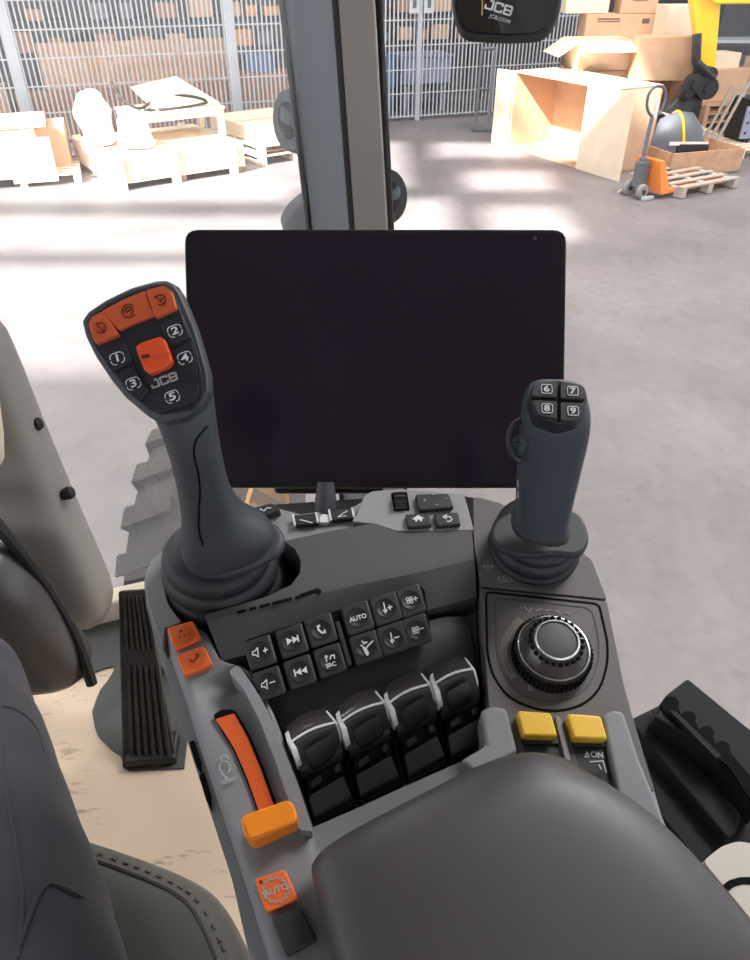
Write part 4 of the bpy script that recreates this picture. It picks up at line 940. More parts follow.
# wheel
prism('wheel_slot', [(391, 493), (407, 492), (410, 510), (394, 511)], .0125, .010, 'pit_black', con, r=1, flat=True)
b = MB(); wc_ = K(400, 503, .011); ax1 = (K(410, 502.5)-K(400, 503)).normalized(); b.lathe(wc_, ax1, ((.003, -.0045), (.008, -.0045), (.008, .0045), (.003, .0045)), 24)
for i in range(12):
    a = 2*math.pi*i/12; u_ = CN*math.cos(a)+ax1.cross(CN)*math.sin(a); b.box(wc_+u_*.0085, (.009, .0015, .0015), ax=(ax1, ax1.cross(u_), u_))
b.build('scroll_wheel', 'button_black', con)
o = button('navigation_pad', [(415, 494, 3), (449, 493, 3), (454, 507, 3), (419, 510, 3)], .0165, .012, 'button_black', label='wide black navigation pad')
strokes('icon', [[(425, 499), (424, 500.5), (426, 501)], [(445, 498), (447, 499)], [(435, 505), (438, 505)], [(432, 495), (435, 495)]], .0006, 'grey_mark', o, KP, off=.0168)
o = button('home_button', [(405, 514, 2), (429, 513, 2), (432, 525, 2), (408, 527, 2)], .0165, .012, 'button_black', label='black home button')
prism('icon', [(412, 519), (418, 514.8), (424.5, 518.3), (422, 518.8), (422, 521.2), (420, 521.3), (419.5, 519.4), (417.5, 519.5), (417.5, 521.5), (415.5, 521.6), (415, 519.4)], .0171, .0168, 'white_mark', o, flat=True)
o = button('back_button', [(434, 513, 2), (458, 512, 2), (461, 524, 2), (437, 526, 2)], .0165, .012, 'button_black', label='black back button with a return arrow')
strokes('icon', [[(444, 517), (450, 517), (452, 519.5), (450, 521.5), (447, 521.5)], [(446.5, 515), (443, 517), (446.5, 519)]], .001, 'white_mark', o, KP, off=.0168)

# dark deck: top face, break line, slope to the valley
dk = grid('dark_deck', [
    [(284, 541, .012), (330, 531, .012), (374, 523, .012), (397, 532, .012), (434, 531, .012), (471, 530, .012)],
    [(295, 549, .012), (332, 543, .012), (372, 536, .012), (400, 540, .012), (437, 537, .012), (472, 534, .012)],
    [(301, 561, .012), (335, 556, .012), (370, 549, .012), (404, 548, .012), (439, 543, .012), (472.5, 538, .012)],
    [(300, 573, .012), (334, 568, .012), (369, 560, .012), (407, 554, .012), (437, 549, .012), (473, 543, .012)],
    [(291, 585, .012), (326, 577, .012), (366, 568, .012), (412, 560, .012), (433, 556, .012), (473.5, 548, .012)],
    [(262, 599, .012), (298, 589, .012), (340, 579, .012), (385, 570, .012), (428, 562, .012), (473.7, 551, .012)],
    [(205, 615, .012), (265, 597, .012), (315, 588, .012), (365, 578, .012), (420, 567, .012), (474, 554, .012)],
    [(207, 622, .011), (266, 604, .0115), (316, 594, .0115), (366, 583, .0115), (421, 572, .0115), (474.5, 559, .0115)],
    [(222, 661, -.004), (272, 648, -.004), (322, 636, -.004), (372, 624, -.004), (424, 611, -.004), (477, 597, -.004)]], -.03, 'deck_dark', con, bevel=.002, seg=3, limit=18)
# groove slots
for (a, b_) in ((237, 246), (249, 256), (259, 270), (272, 292), (295, 302)):
    def yy(x): return 613-(x-237)*.255
    prism('vent_slot', [(a, yy(a)-2), (b_, yy(b_)-2), (b_, yy(b_)+.8), (a, yy(a)+.8)], .0124, .0118, 'pit_black', con, r=1, flat=True)
prism('vent_slot', [(300, 594), (318, 588), (322, 591), (319, 595), (316, 592), (302, 597)], .0124, .0118, 'pit_black', con, r=1, flat=True)
# valley behind the paddles
grid('paddle_valley', [
    [(222, 661, -.004), (285, 645, -.004), (350, 630, -.004), (415, 614, -.004), (478, 597, -.004)],
    [(256, 700, -.006), (305, 690, -.006), (355, 675, -.006), (420, 655, -.006), (482, 640, -.006)],
    [(268, 716, -.010), (315, 705, -.010), (365, 690, -.010), (425, 672, -.010), (484, 660, -.010)],
    [(292, 760, -.028), (340, 745, -.028), (390, 730, -.028), (440, 715, -.028), (488, 700, -.028)],
    [(312, 830, -.028), (360, 810, -.028), (405, 790, -.028), (450, 772, -.028), (494, 752, -.028)]], -.034, 'valley_dark', con, sub=1)
# light sill in front of the paddles
prism('paddle_sill', [(308, 829), (350, 811), (400, 788), (450, 766), (492, 748), (505, 790), (330, 880)], -.014, -.03, 'shell_grey', con, r=2, bevel=.003)

# keypad
kpl = plane3(K(250, 640, .014), K(416, 590, .014), K(262, 695, .006))
kb = prism('keypad_base', [(244, 640, 5), (398, 590, 2), (419, 583, 5), (425, 590, 3), (431, 634, 5), (424, 640, 3), (266, 697, 5), (258, 694, 3)], 0, -.008, 'pit_black', con, kpl, bevel=.001)
keys = {}
row1 = [(260, 652), (292, 640.5), (321, 629.5), (358, 617.5), (386, 608), (411, 600)]
row2 = [(269, 683), (300, 671.5), (330, 660), (366, 647), (393, 638), (417, 630)]
def keyb(x, y, i, w=1.): 
    ax_ = (13.6*w, -4.6*w); ay = (4.2, 14.2)
    return button('keypad_button', [(x-ax_[0]-ay[0], y-ax_[1]-ay[1]), (x+ax_[0]-ay[0], y+ax_[1]-ay[1]), (x+ax_[0]+ay[0], y+ax_[1]+ay[1]), (x-ax_[0]+ay[0], y-ax_[1]+ay[1])], .0042, 0, 'button_black', kpl, par=con, r=3.5, bevel=.0022)
IC = []
for r_, row in enumerate((row1, row2)):
    for i, (x, y) in enumerate(row):
        kb_ = keyb(x, y, i, 1. if i < 5 else .9)
        b = MB(); b.lathe(kpl.P(x, y, .0044), kpl.n, ((.0078, 0), (.0074, .0004), (.0066, .0004), (.006, .0001)), 28); b.build('finger_dish', 'paddle_black', kb_)
        IC.append(kb_)
def ic(i, lines, w=.0007, fill=()):
    cx, cy = (row1+row2)[i]; k = .82
    f = lambda q: (cx+(q[0]-cx)*k, cy+(q[1]-cy)*k)
    o = strokes('icon', [[f(q) for q in l] for l in lines], w, 'white_mark', IC[i], kpl, off=.005)
    for p_ in fill: prism('icon', [f(q) for q in p_], .0053, .005, 'white_mark', IC[i], kpl, flat=True)
def spk(x, y): return [[(x-6, y+0), (x-6, y+4), (x-3, y+3.4), (x+1, y+6), (x, y-5), (x-3.5, y-1), (x-6, y+0)]]
ic(0, spk(257, 652)+[[(264, 651), (269, 649)], [(266, 647), (266.6, 653)]])
ic(1, [[(298.5, 634.5), (300, 641.5)]], .0011, [[(284.5, 637.5), (286.5, 646), (292.5, 640)], [(291.5, 635.5), (293.5, 644), (299.3, 638)]])
ic(2, [[(317, 626), (318, 630), (322, 633.5), (326, 633)], [(317, 626), (319, 625)], [(326, 633), (325.5, 630.5)]], .0014)
text('lettering', 'AUTO', 358, 618, .0046, 'white_mark', IC[3], kpl, 17, off=.005, bold=.0001)
ic(4, [[(383, 602), (385, 611)], [(383, 611), (385, 614), (387, 611), (385, 610), (383, 611)], [(388, 608), (393, 606.5)], [(390, 605), (391, 610)]], .0009)
fan = lambda x, y: [circ(x-2.3, y-1, 1.9, 6), circ(x+2, y-2, 1.9, 6), circ(x-1.5, y+3, 1.9, 6), circ(x+2.6, y+2, 1.9, 6)]
ic(5, fan(409, 600)+[[(414, 599), (419, 597.5)], [(416, 596), (417, 601)]], .0006)
ic(6, spk(266, 684)+[[(270, 683), (276, 681)]])
ic(7, [[(293, 670), (294.5, 677)]], .0011, [[(300.5, 667), (302.5, 675.5), (294.5, 673)], [(307.5, 665), (309.5, 673.5), (301.5, 671)]])
ic(8, [[(325, 655), (326, 662)], [(324, 657), (325, 655), (327, 656)], [(330, 659), (331, 655), (335, 654), (335.5, 658)]], .0009)
text('lettering', 'SRC', 331, 665, .0042, 'white_mark', IC[8], kpl, 17, off=.005, bold=.0001)
ic(9, [[(364, 651), (369, 645), (374, 640)], [(361, 640), (365, 643)], [(360, 645), (364, 648)], [(364, 651), (368, 657)], [(363, 643), (367, 641)]], .0010, [[(362, 649), (366, 647), (370, 655), (366, 657)]])
ic(10, [[(390, 632), (392, 641)], [(390, 641), (392, 644), (394, 641), (392, 640), (390, 641)], [(395, 638), (400, 636.5)]], .0009)
ic(11, fan(415, 630)+[[(420, 629), (425, 627.5)]], .0006)
prism('divider_bar', [(335, 622), (339, 620.5), (352, 664), (348, 666)], .004, 0, 'button_black', con, kpl, r=1.5, bevel=.001)

# paddles
pads = [((286, 731), (324, 714), (312, 822), (352, 803)), ((337, 711), (373, 694), (358, 801), (399, 782)), ((385, 692), (419, 676), (407, 780), (445, 762)), ((431, 673), (463, 660), (450, 760), (488, 744))]
for i, (TL, TR, BL, BR) in enumerate(pads):
    def q(a, b_, TL=TL, TR=TR, BL=BL, BR=BR):
        return ((TL[0]*(1-a)+TR[0]*a)*(1-b_)+(BL[0]*(1-a)+BR[0]*a)*b_, (TL[1]*(1-a)+TR[1]*a)*(1-b_)+(BL[1]*(1-a)+BR[1]*a)*b_)
    def g(a, b_, h): x, y = q(a, b_); return (x, y, h)
    pdl = prism('hydraulic_paddle', [q(.02, .3), q(1.2, .22), q(1.08, 1.03), q(.02, 1.04)], -.018, -.03, 'pit_black', con, r=3, bevel=.001, label=('leftmost', 'second', 'third', 'rightmost')[i]+' black paddle switch with white rim')
    A_ = (0., .12, .35, .6, .85, 1.)
    grid('paddle_head', [[g(a*1.12+.02, -.04-.05*math.sin(a*math.pi), .0) for a in A_], [g(a*1.14+.0, .03-.045*math.sin(a*math.pi), .008) for a in A_], [g(a*1.16, .10-.04*math.sin(a*math.pi), .013) for a in A_],
        [g(a*1.18, .17-.03*math.sin(a*math.pi), .014) for a in A_], [g(a*1.18+.02, .24-.02*math.sin(a*math.pi), .010) for a in A_], [g(a*1.14+.04, .42, .001) for a in A_], [g(a*1.06+.08, .5, -.004) for a in A_]], -.016, 'paddle_gloss', pdl, bevel=.0008, limit=50)
    gs_ = [g(-.05, .02, .009), g(.06, .0, .010)], [g(-.05, .10, .014), g(.06, .09, .0145)], [g(.0, .2, .0145), g(.14, .21, .0145)], [g(.0, .28, .0125), g(.14, .29, .0105)], [g(.02, .38, .006), g(.15, .39, .004)]
    grid('white_rim', gs_, -.004, 'white_plastic', pdl, bevel=.0006)
    gs_ = [g(1.06, -.02, .006), g(1.1, -.02, .006)], [g(1.12, .05, .012), g(1.17, .05, .011)], [g(1.2, .14, .0145), g(1.25, .15, .012)], [g(1.2, .24, .011), g(1.245, .25, .009)], [g(1.18, .32, .006), g(1.22, .33, .004)]
    grid('white_rim', gs_, -.002, 'white_plastic', pdl, bevel=.0004)
    cr1 = [g(a*1.18, .118-.035*math.sin(a*math.pi), .0148) for a in (0, .2, .4, .6, .8, 1.)]; cr2 = [g(a*1.18, .14-.035*math.sin(a*math.pi), .0148) for a in (0, .2, .4, .6, .8, 1.)]
    grid('white_line', [cr1, cr2], .010, 'white_plastic', pdl, flat=True)
    grid('finger_pad', [[g(.3, .27, .0125), g(.5, .245, .0135), g(.98, .225, .0135)], [g(.3, .40, .007), g(.6, .40, .007), g(1.02, .37, .007)], [g(.38, .47, .002), g(.6, .47, .002), g(.98, .44, .002)]], -.006, 'paddle_black', pdl, bevel=.0012)
    grid('neck', [[g(.14, .5, -.006), g(1.02, .47, -.006)], [g(.14, .56, -.01), g(1.05, .53, -.01)], [g(.1, .74, -.016), g(1.05, .68, -.016)]], -.024, 'paddle_black', pdl, bevel=.001)
    grid('neck_detail', [[g(.2, .6, -.006), g(.5, .57, -.006)], [g(.2, .68, -.008), g(.5, .66, -.008)]], -.02, 'paddle_black', pdl, bevel=.001)
    grid('neck_detail', [[g(.84, .56, -.004), g(1.0, .55, -.004)], [g(.84, .64, -.008), g(1.0, .63, -.008)]], -.02, 'paddle_gloss', pdl, bevel=.001)
    grid('lower_flap', [[g(.08, .735, -.007), g(1.0, .69, -.007)], [g(.07, .95, -.013), g(1.04, .93, -.013)], [g(.07, .99, -.017), g(1.04, .97, -.017)]], -.026, 'button_black', pdl, bevel=.001)

# right side: joystick deck and dial panel
prism('joystick_deck', [(473, 499), (478, 497), (500, 503, 3), (560, 535), (592, 560, 3), (607, 599), (481, 586), (474, 545)], .006, -.03, 'panel_grey', con, r=1.5, bevel=.0015)
prism('dial_panel', [(480, 588), (607, 601), (624, 684), (640, 742), (655, 790), (560, 800), (490, 720), (484, 640)], .006, -.03, 'panel_grey', con, r=1.5, bevel=.0015)
Dsh = [(486, 592), (599, 604, 6), (607, 640), (608, 662, 12), (600, 690, 12), (582, 706, 14), (556, 712, 14), (530, 708, 14), (506, 696, 12), (491, 672, 12), (487, 650)]
def ringline(name, pts, w, off, m, par, plane=KP): return strokes(name, [pts+[pts[0]]], w, m, par, plane, h=.0003, off=off)
ringline('panel_groove', rnd(Dsh, 5), .0016, .0061, 'pit_black', con)
ringline('panel_groove', rnd([(495, 598), (592, 608, 10), (599, 640), (599, 660, 14), (590, 686, 12), (572, 699, 14), (548, 702, 14), (524, 697, 14), (507, 682, 12), (498, 662, 12), (496, 640)], 5), .0008, .0061, 'valley_dark', con)
# printed marks on the dial panel
strokes('dial_scale', [circ(550, 652, 46, 16, 132, 215, ry=42)], .0052, 'pillar_warm', con, KP, off=.0062)
for ln_ in [[(524, 607), (529, 612), (532, 608)], [(536, 611), (541, 609), (546, 611), (550, 610)], [(556, 611), (561, 614)], [(566, 613), (569, 614)], [(529, 684), (529, 690), (533, 690)], [(532, 683), (532, 689)], [(521, 608), (522, 609)]]: strokes('dial_mark', [ln_], .0008, 'grey_mark', con, KP, off=.0062)
strokes('direction_marks', [[(482, 566.5), (494, 566.5)], [(488, 562), (488, 571)], [(485, 565), (483, 566.5), (485, 568)], [(491, 565), (493, 566.5), (491, 568)]], .0005, 'grey_mark', con, KP, off=.0062)
strokes('direction_marks', [[(500, 576), (498, 579), (501, 582)], [(509, 577), (512, 580), (509, 583)], circ(505, 579, 3, 8), [(503, 577), (507, 582)]], .0006, 'grey_mark', con, KP, off=.0062)
# rotary dial
dc = K(550, 657, .006)
rk_ = MB(); rk_.lathe(dc, CN, ((.0272, 0), (.0270, .003), (.0262, .011), (.0248, .0145)), 60); dial = rk_.build('rotary_dial', 'paddle_black', con, label='black rotary dial with two chrome rings')
b = MB()
a_ = V((1, 0, 0)); b__ = CN.cross(a_)
for i in range(52):
    t_ = 2*math.pi*i/52; u_ = a_*math.cos(t_)+b__*math.sin(t_); b.box(dc+u_*.0267+CN*.0065, (.0022, .0019, .010), ax=(u_, CN.cross(u_), CN))
b.build('knurling', 'pit_black', dial, bevel=.0004, seg=1)
def ringlathe(name, c, r0, r1, h, m, label):
    b = MB(); P_ = [(r0, 0), (r1, 0), (r1+.0002, h*.6), (r1-.0004, h), (r0+.0004, h), (r0, h*.6)]; P_.append(P_[0]); a = V((1, 0, 0)); bb = CN.cross(a)
    b.loft([[c+CN*hh+(a*math.cos(2*math.pi*j/60)+bb*math.sin(2*math.pi*j/60))*r for j in range(60)] for r, hh in P_], cap=False); return b.build(name, m, dial, label=label)
ringlathe('outer_chrome_ring', dc+CN*.0143, .0234, .0247, .0012, 'chrome', 'outer chrome ring')
b = MB(); b.lathe(dc+CN*.0140, CN, ((.0234, 0), (.0229, .002), (.0182, .0075), (.0160, .0115)), 60); b.build('cone', 'paddle_gloss', dial)
b = MB()
for i in range(24):
    t_ = 2*math.pi*i/24; u_ = a_*math.cos(t_)+b__*math.sin(t_); b.box(dc+u_*.0174+CN*.0228, (.0022, .0028, .0045), ax=((u_-CN*.4).normalized(), CN.cross(u_), (u_*.4+CN).normalized()))
b.build('cone_teeth', 'pit_black', dial, bevel=.0004, seg=1)
ringlathe('inner_chrome_ring', dc+CN*.0256, .0136, .0151, .0014, 'chrome', 'inner chrome ring')
b = MB(); b.lathe(dc+CN*.0246, CN, ((.0160, 0), (.0155, .0011), (.0136, .0016), (.0134, .0011), (.0110, .0020), (.001, .0022)), 48); b.build('dial_cap', 'deck_dark', dial)

# yellow switch pod
prism('switch_housing', [(480, 710, 6), (492, 705, 5), (507, 708, 5), (512, 728), (518, 752), (478, 775), (460, 760), (486, 745)], .012, -.03, 'shell_grey', con, bevel=.003, seg=3)
prism('switch_housing', [(602, 715, 4), (612, 709, 4), (624, 711, 5), (640, 760), (664, 818), (700, 900), (730, 960), (640, 930), (615, 780)], .012, -.03, 'shell_grey', con, bevel=.003, seg=3)
prism('switch_rib', [(555, 716), (560, 716), (571, 760), (566, 762)], .010, -.02, 'shell_grey', con, r=2, bevel=.001)
prism('switch_well', [(505, 716), (606, 716), (622, 800), (520, 790)], -.002, -.03, 'pit_black', con, r=2, flat=True)
for (x, y, lb) in ((518, 710, 'yellow rocker key, left'), (568, 713, 'yellow rocker key, right')):
    yk = button('yellow_key', [(x-1, y, 4), (x+33, y+2.5, 4), (x+40, y+26, 4), (x+6, y+25, 4)], .016, .004, 'yellow_key', label=lb, bevel=.002)
    prism('key_stem', [(x+4, y+24), (x+40, y+25), (x+42, y+34), (x+5, y+34)], .008, -.01, 'button_black', yk, r=1, bevel=.001)
rb = prism('rocker_body', [(522, 743), (557, 742), (566, 790), (525, 790)], .006, -.02, 'button_black', con, r=2, bevel=.001)
rb = prism('rocker_body', [(572, 747), (610, 746), (620, 800), (585, 790)], .006, -.02, 'button_black', con, r=2, bevel=.001)
text('lettering', 'ON', 597, 755, .0052, 'white_mark', rb, KP, -4, off=.0062, bold=.0001)
strokes('icon', [[(585, 757), (587, 752), (589, 757), (585, 757)], [(590, 762), (603, 761), (606, 772)], [(599, 765), (601, 769)]], .0007, 'white_mark', rb, KP, off=.0062)

# pedestal carrying the console (hidden under it)
q = K(520, 980, -.10); b = MB(); b.box(V((q.x, q.y-.02, (q.z+ZF)/2-.01)), (.14, .2, q.z-ZF-.02), YAW); b.build('pedestal', 'cowl_dark', con, bevel=.01)

# ================================================================ ARMREST PAD
def arm():
    F_ = [(311, 864), (322, 845), (360, 822), (405, 799), (450, 775), (490, 756), (520, 747.5), (548, 749), (572, 760)]
    Rr = [(311, 880), (330, 873), (372, 858), (415, 838), (460, 815), (505, 792), (545, 778), (580, 770), (600, 776)]
    out = []
    out.append([(x, y, h) for (x, y), h in zip(F_, (.014, .022, .026, .028, .028, .028, .028, .024, .014))])
    out.append([(x, y, h) for (x, y), h in zip([(308, 868), (320, 852), (362, 830), (406, 808), (452, 785), (494, 766), (526, 757), (556, 757), (582, 765)], (.02, .032, .036, .038, .038, .038, .038, .034, .02))])
    out.append([(x, y, h) for (x, y), h in zip(Rr, (.022, .038, .044, .046, .047, .047, .046, .040, .022))])
    out.append([(x, y, h) for (x, y), h in zip([(318, 915), (336, 908), (384, 892), (432, 874), (482, 854), (535, 832), (590, 812), (630, 796), (643, 803)], (.022, .038, .045, .048, .049, .048, .046, .040, .022))])
    out.append([(x, y, h) for (x, y), h in zip([(330, 960), (348, 956), (398, 942), (450, 925), (505, 905), (565, 883), (630, 858), (680, 838), (694, 848)], (.022, .038, .045, .048, .049, .048, .046, .040, .022))])
    out.append([(x, y, h) for (x, y), h in zip([(350, 1030), (368, 1026), (420, 1014), (478, 1000), (540, 982), (610, 960), (690, 932), (742, 912), (757, 926)], (.022, .038, .045, .048, .049, .048, .046, .040, .022))])
    out.append([(x, y, h) for (x, y), h in zip([(385, 1160), (404, 1156), (460, 1146), (525, 1134), (595, 1118), (675, 1096), (770, 1066), (828, 1044), (845, 1060)], (.022, .038, .045, .048, .049, .048, .046, .040, .022))])
    return out
ap = grid('armrest_pad', arm(), .001, 'pad_dark', None, sub=2)
tag(ap, 'large smooth dark padded armrest at the bottom of the console', 'armrest')

# ================================================================ LEFT JOYSTICK
def Z4(x, y): return (75+x/5, 270+y/5)
hp = Plane(D(147, 350, .405), -FW*1.0+UP*.18-RT*.12)
lj = thing('left_joystick', 'tall grey joystick with orange buttons and JCB lettering, left of the monitor', 'joystick', K(225, 592, -.02))
face = [(31, 255), (62, 210), (150, 150), (280, 88), (400, 55), (455, 52), (500, 75), (530, 120), (565, 200), (605, 300), (640, 420), (668, 520), (672, 610), (640, 680), (560, 745), (440, 775), (350, 725), (250, 640), (180, 555), (100, 435), (48, 330)]
inset = [(62, 255), (90, 222), (170, 165), (290, 105), (410, 72), (450, 76), (487, 108), (520, 190), (560, 280), (600, 380), (625, 490), (638, 590), (630, 650), (585, 700), (430, 722), (370, 700), (280, 620), (185, 510), (105, 395), (66, 310)]
def fr_(pts, h, k=1.0, dx=0, dy=0):
    p2 = rnd([Z4(*p) for p in pts], 2.0, 2); cx = sum(p[0] for p in p2)/len(p2); cy = sum(p[1] for p in p2)/len(p2)
    return [hp.P(cx+(x-cx)*k+dx, cy+(y-cy)*k+dy, h) for x, y in p2]
b = MB(); b.loft([fr_(face, -.034, .80, 10, 8), fr_(face, -.028, .93, 8, 6), fr_(face, -.014, 1.0, 4, 2), fr_(face, -.004, .995, 1, 0), fr_(face, -.0008, .975), fr_(face, 0, .95)]); hd = b.build('grip_head', 'grip_dark', lj, ang=50)
rings = limb([((138, 385), (208, 355), .425, .015), ((152, 410), (213, 385), .43, .018), ((164, 436), (216, 416), .44, .021), ((172, 465), (221, 448), .455, .022), ((178, 492), (226, 474), .47, .022), ((181, 512), (232, 494), .482, .022), ((181, 530), (242, 508), .491, .022), ((180, 543), (256, 516), .498, .023), ((181, 553), (270, 522), .504, .024), ((184, 560), (276, 532), .510, .022), ((192, 566), (268, 545), .517, .018)], 28, 2.4)
b = MB(); b.loft(rings); hd2 = b.build('grip_handle', 'grip_dark', lj, sub=1)
fpl = Plane(K(229, 560, .050), KP.n+V((-.05, 0, 0)))
prism('hand_rest', [(179, 549, 5), (188, 538), (225, 524), (262, 517, 8), (278, 523, 8), (286, 537, 8), (279, 551, 6), (256, 564), (228, 573), (203, 574, 8), (185, 566, 8)], 0, -.010, 'grip_dark', lj, fpl, r=7, bevel=.0042, seg=5)
sp = project(hd2, [(207, 426), (196, 440), (194, 455), (198, 472), (200, 490), (199, 510), (199, 530), (203, 545)], .0002)
if len(sp) > 2: b = MB(); b.tube(smooth(sp, 4), .0007, 6); b.build('grip_seam', 'pit_black', lj)
# face plate and buttons
pl = prism('face_plate', [Z4(*p) for p in inset], .0012, -.001, 'plate_black', lj, hp, r=2, bevel=.0004)
def zb(name, pts, h, m, r=1.2, label=None, par=lj): return prism(name, [Z4(*p) for p in pts], h, .0008, m, par, hp, r=r, bevel=.0008, seg=2, label=label)
ob1 = zb('cruise_button', [(66, 270), (82, 236), (132, 206), (180, 262), (218, 322), (104, 369), (82, 330)], .0042, 'orange_grip', label='left orange cruise button')
ob2 = zb('cruise_button', [(134, 204), (240, 148), (348, 104), (372, 170), (396, 226), (300, 262), (218, 300)], .0036, 'orange_grip', label='middle orange cruise button')
ob3 = zb('cruise_button', [(354, 100), (440, 76), (482, 108), (505, 190), (402, 238), (372, 160)], .0042, 'orange_grip', label='right orange cruise button')
def zl(*p): return [Z4(*q) for q in p]
strokes('icon', [[Z4(*p) for p in circ(128, 290, 26, 12, -140, 140)], zl((100, 268), (150, 310))], .0005, 'mark_brown', ob1, hp, off=.0043)
strokes('icon', [[Z4(*p) for p in circ(270, 205, 34, 12, 40, 330)], [Z4(*p) for p in circ(270, 205, 20, 10, -60, 200)], zl((258, 212), (285, 195))], .0005, 'mark_brown', ob2, hp, off=.0037)
strokes('icon', [[Z4(*p) for p in circ(428, 150, 26, 12, -120, 160)], zl((396, 130), (450, 175)), zl((428, 150), (445, 140))], .0005, 'mark_brown', ob3, hp, off=.0043)
nb = {'1': [(135, 408), (248, 362), (288, 460), (200, 505)], '2': [(425, 270), (533, 226), (573, 335), (478, 380)], '4': [(490, 402), (582, 360), (605, 450), (608, 530), (550, 518)], '3': [(200, 520), (292, 478), (368, 602), (325, 662), (262, 612)], '5': [(358, 695), (398, 632), (555, 560), (618, 572), (612, 636), (590, 662), (420, 716)]}
cent = {'1': (212, 442), '2': (500, 305), '4': (550, 440), '3': (292, 568), '5': (487, 634)}
for k_, p in nb.items():
    o = zb('number_button', p, .0026, 'plate_black', label='black button '+k_)
    x, y = Z4(*cent[k_]); text('number', k_, x, y, .0062, 'white_mark', o, hp, 20, off=.0027, bold=.00008, sx=1.45)
    ca, sa = math.cos(math.radians(20)), math.sin(math.radians(20))
    def RR(q): return [(x+u*ca+v*sa, y-u*sa+v*ca) for u, v in q]
    bb_ = rnd([(-7, -5.6), (7, -5.6), (7, 5.6), (-7, 5.6)], 4.5, 4)
    strokes('number_frame', [RR(bb_[0:5]+[(2.2, -5.6)]) , RR([(2.8, -5.6)]+bb_[5:10]), RR([(7, 2.2)]+bb_[10:15]), RR([(-2.8, 5.6)]+bb_[15:20]+[(-7, 2.2)])], .00035, 'white_mark', o, hp, off=.0027)
rol = zb('thumb_roller', [(300, 384), (330, 362), (425, 330), (448, 350), (484, 455), (462, 482), (372, 520), (345, 500)], .0055, 'roller_red', label='bright orange thumb roller', r=2)
strokes('roller_groove', [zl((345, 440), (470, 418))], .0012, 'orange_grip', rol, hp, off=.0054)
strokes('roller_mark', [zl((340, 434), (368, 429))], .0018, 'mark_brown', rol, hp, off=.0058)
logo(*Z4(452, 549), 29, 7, 20, .0009, 'grey_mark', pl, hp, .0014)
# rubber boot on the console
def boot(par, c0, prof, n, tilt=V((0, 0, 0)), name='rubber_boot', ell=1.):
    b = MB(); hmax = prof[-1][1]; a = V((1, 0, 0)); bb = n.cross(a).normalized()
    b.loft([[c0+n*h+tilt*(h/hmax)+(a*math.cos(2*math.pi*j/40)+bb*ell*math.sin(2*math.pi*j/40))*r for j in range(40)] for r, h in prof]); return b.build(name, 'rubber', par, sub=1)
bc = K(229, 592, -.03)
boot(lj, bc, ((.05, 0), (.053, .004), (.052, .012), (.047, .0135), (.0465, .0165), (.0495, .018), (.048, .028), (.0435, .0295), (.043, .0325), (.046, .034), (.044, .044), (.040, .046), (.0395, .049), (.042, .051), (.039, .060), (.03, .066)), CN, V((-.002, .0, 0)), ell=.9)
prism('boot_recess', [(166, 575), (182, 556), (230, 545), (285, 541), (301, 566), (297, 585), (215, 615), (182, 622)], -.0265, -.03, 'pit_black', con, r=10, flat=True)

# ================================================================ RIGHT JOYSTICK
rj_ = thing('right_joystick', 'short black joystick with buttons 6 to 9, right of the monitor', 'joystick', K(535, 552, .006))
rings = limb([((532, 393), (583, 395), .447, .009), ((528, 395), (587, 397), .4495, .014), ((525, 401), (589, 403), .4545, .0185), ((523, 412), (589, 413), .459, .0215), ((521, 430), (587, 431), .468, .021), ((519, 450), (582, 451), .478, .020), ((518, 472), (577, 473), .49, .020), ((517, 495), (571, 496), .502, .020), ((516, 515), (567, 517), .513, .0205), ((516, 532), (564, 534), .522, .021)], 28, 3.2)
b = MB(); b.loft(rings); b.build('grip_handle', 'grip_right', rj_, sub=1)
rp = Plane(D(560, 400, .4385), KP.n*.75-FW*.5)
prism('button_plate', [(533, 382, 5), (559, 379), (584, 384, 5), (588, 396), (583, 420, 7), (560, 424, 3), (536, 416, 7), (530, 396)], .0, -.014, 'plate_black', rj_, rp, r=4, bevel=.0012)
for s_, p, c in (('6', [(534, 383, 3), (557, 380.5), (557, 397), (532, 396)], (546.5, 389)), ('7', [(560.5, 380.5), (582, 385, 4), (585, 399), (560.5, 398)], (572.5, 391)), ('8', [(533, 400), (557, 401), (557, 418.5), (538, 415, 5)], (547, 408.5)), ('9', [(560.5, 402), (584, 403), (582, 415, 5), (574, 421, 4), (560.5, 419.5)], (573, 411))):
    o = prism('number_button', p, .003, 0, 'button_black', rj_, rp, r=1, bevel=.0007, label='black button '+s_)
    text('number', s_, c[0], c[1], .0056, 'white_mark', o, rp, -3, off=.0032, bold=.00012, sx=1.3)
    x, y = c; ww, hh = 5.3, 4.6
    strokes('number_frame', [rnd([(x-ww, y-hh), (x+ww, y-hh+.4), (x+ww+.4, y+hh), (x-ww+.4, y+hh-.4)], 2)+[(x-ww, y-hh+2)]], .0004, 'white_mark', o, rp, off=.0032)
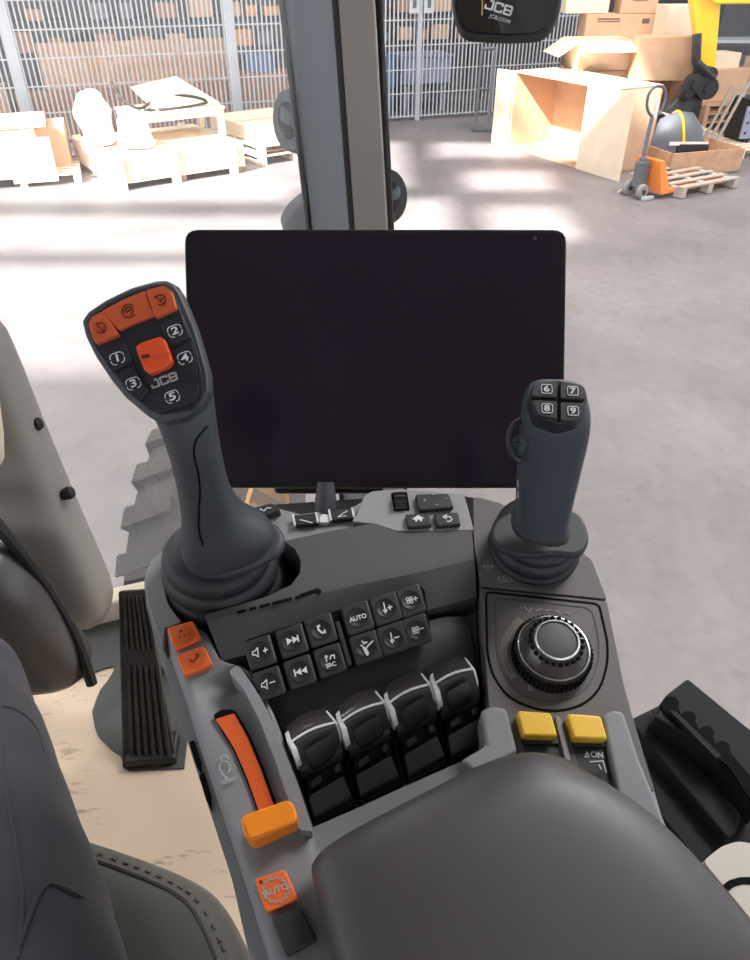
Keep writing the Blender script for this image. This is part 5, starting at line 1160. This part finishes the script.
# side trigger loop
b = MB(); c = D(519, 440, .462); b.tube([c+V((.002-.0075*math.cos(a), 0, 0))*1.0+UP*.0125*math.sin(a)+FW*.004 for a in [math.radians(t) for t in range(-90, 91, 12)]], .0022, 8); b.build('side_trigger', 'button_black', rj_)
b = MB(); b.box(D(518, 444, .464), (.008, .002, .004), ax=(RT, UP, FW)); b.build('trigger_spoke', 'button_black', rj_, bevel=.0008)
b = MB(); b.lathe(D(520, 444, .466), -RT*.8-FW*.5, ((.0065, -.002), (.0065, .001), (.004, .002)), 20); b.build('trigger_hub', 'grip_right', rj_)
strokes('side_marks', [[(518, 480), (518, 487)], [(518, 492), (518, 498)]], .0008, 'grey_mark', rj_, Plane(D(518, 485, .488), -RT*.6-FW))
# hand rest flange
fp = Plane(K(535, 530, .038), KP.n)
fl = [(489, 533, 6), (494, 521, 6), (505, 513, 6), (524, 507), (562, 506), (581, 513, 8), (588, 528, 8), (590, 541, 8), (583, 553, 6), (572, 555), (556, 553), (540, 555), (520, 555), (498, 548, 6)]
prism('hand_rest', fl, .0, -.008, 'grip_soft', rj_, fp, r=6, bevel=.003, seg=4)
rings = limb([((515, 508), (568, 510), .512, .020), ((512, 520), (569, 524), .518, .023), ((508, 528), (570, 538), .523, .024)], 28, 2.6)
b = MB(); b.loft(rings); b.build('grip_flare', 'grip_soft', rj_, sub=1)
boot(rj_, K(533, 549, .006), ((.036, 0), (.0365, .004), (.033, .007), (.033, .009), (.0355, .012), (.034, .017), (.031, .019), (.031, .021), (.033, .024), (.031, .032)), CN, V((-.001, .0, 0)))

# ================================================================ world, camera
w = bpy.data.worlds.new('world'); SC.world = w; w.use_nodes = True; nt = w.node_tree; bg = nt.nodes['Background']
bg.inputs['Color'].default_value = (.92, .96, 1.0, 1); bg.inputs['Strength'].default_value = 1.6
cam = bpy.data.cameras.new('camera'); cam.sensor_fit = 'VERTICAL'; cam.sensor_height = 36; cam.lens = FPX/960*36; cam.clip_start = .02; cam.clip_end = 200
co = bpy.data.objects.new('camera', cam); COL.objects.link(co); co.location = CAM; co.rotation_euler = (math.radians(90)-PITCH, 0, 0); SC.camera = co
SC.view_settings.view_transform = 'Standard'; SC.view_settings.look = 'None'; SC.view_settings.gamma = 1; SC.view_settings.use_curve_mapping = False
SC.view_settings.exposure = 0.3
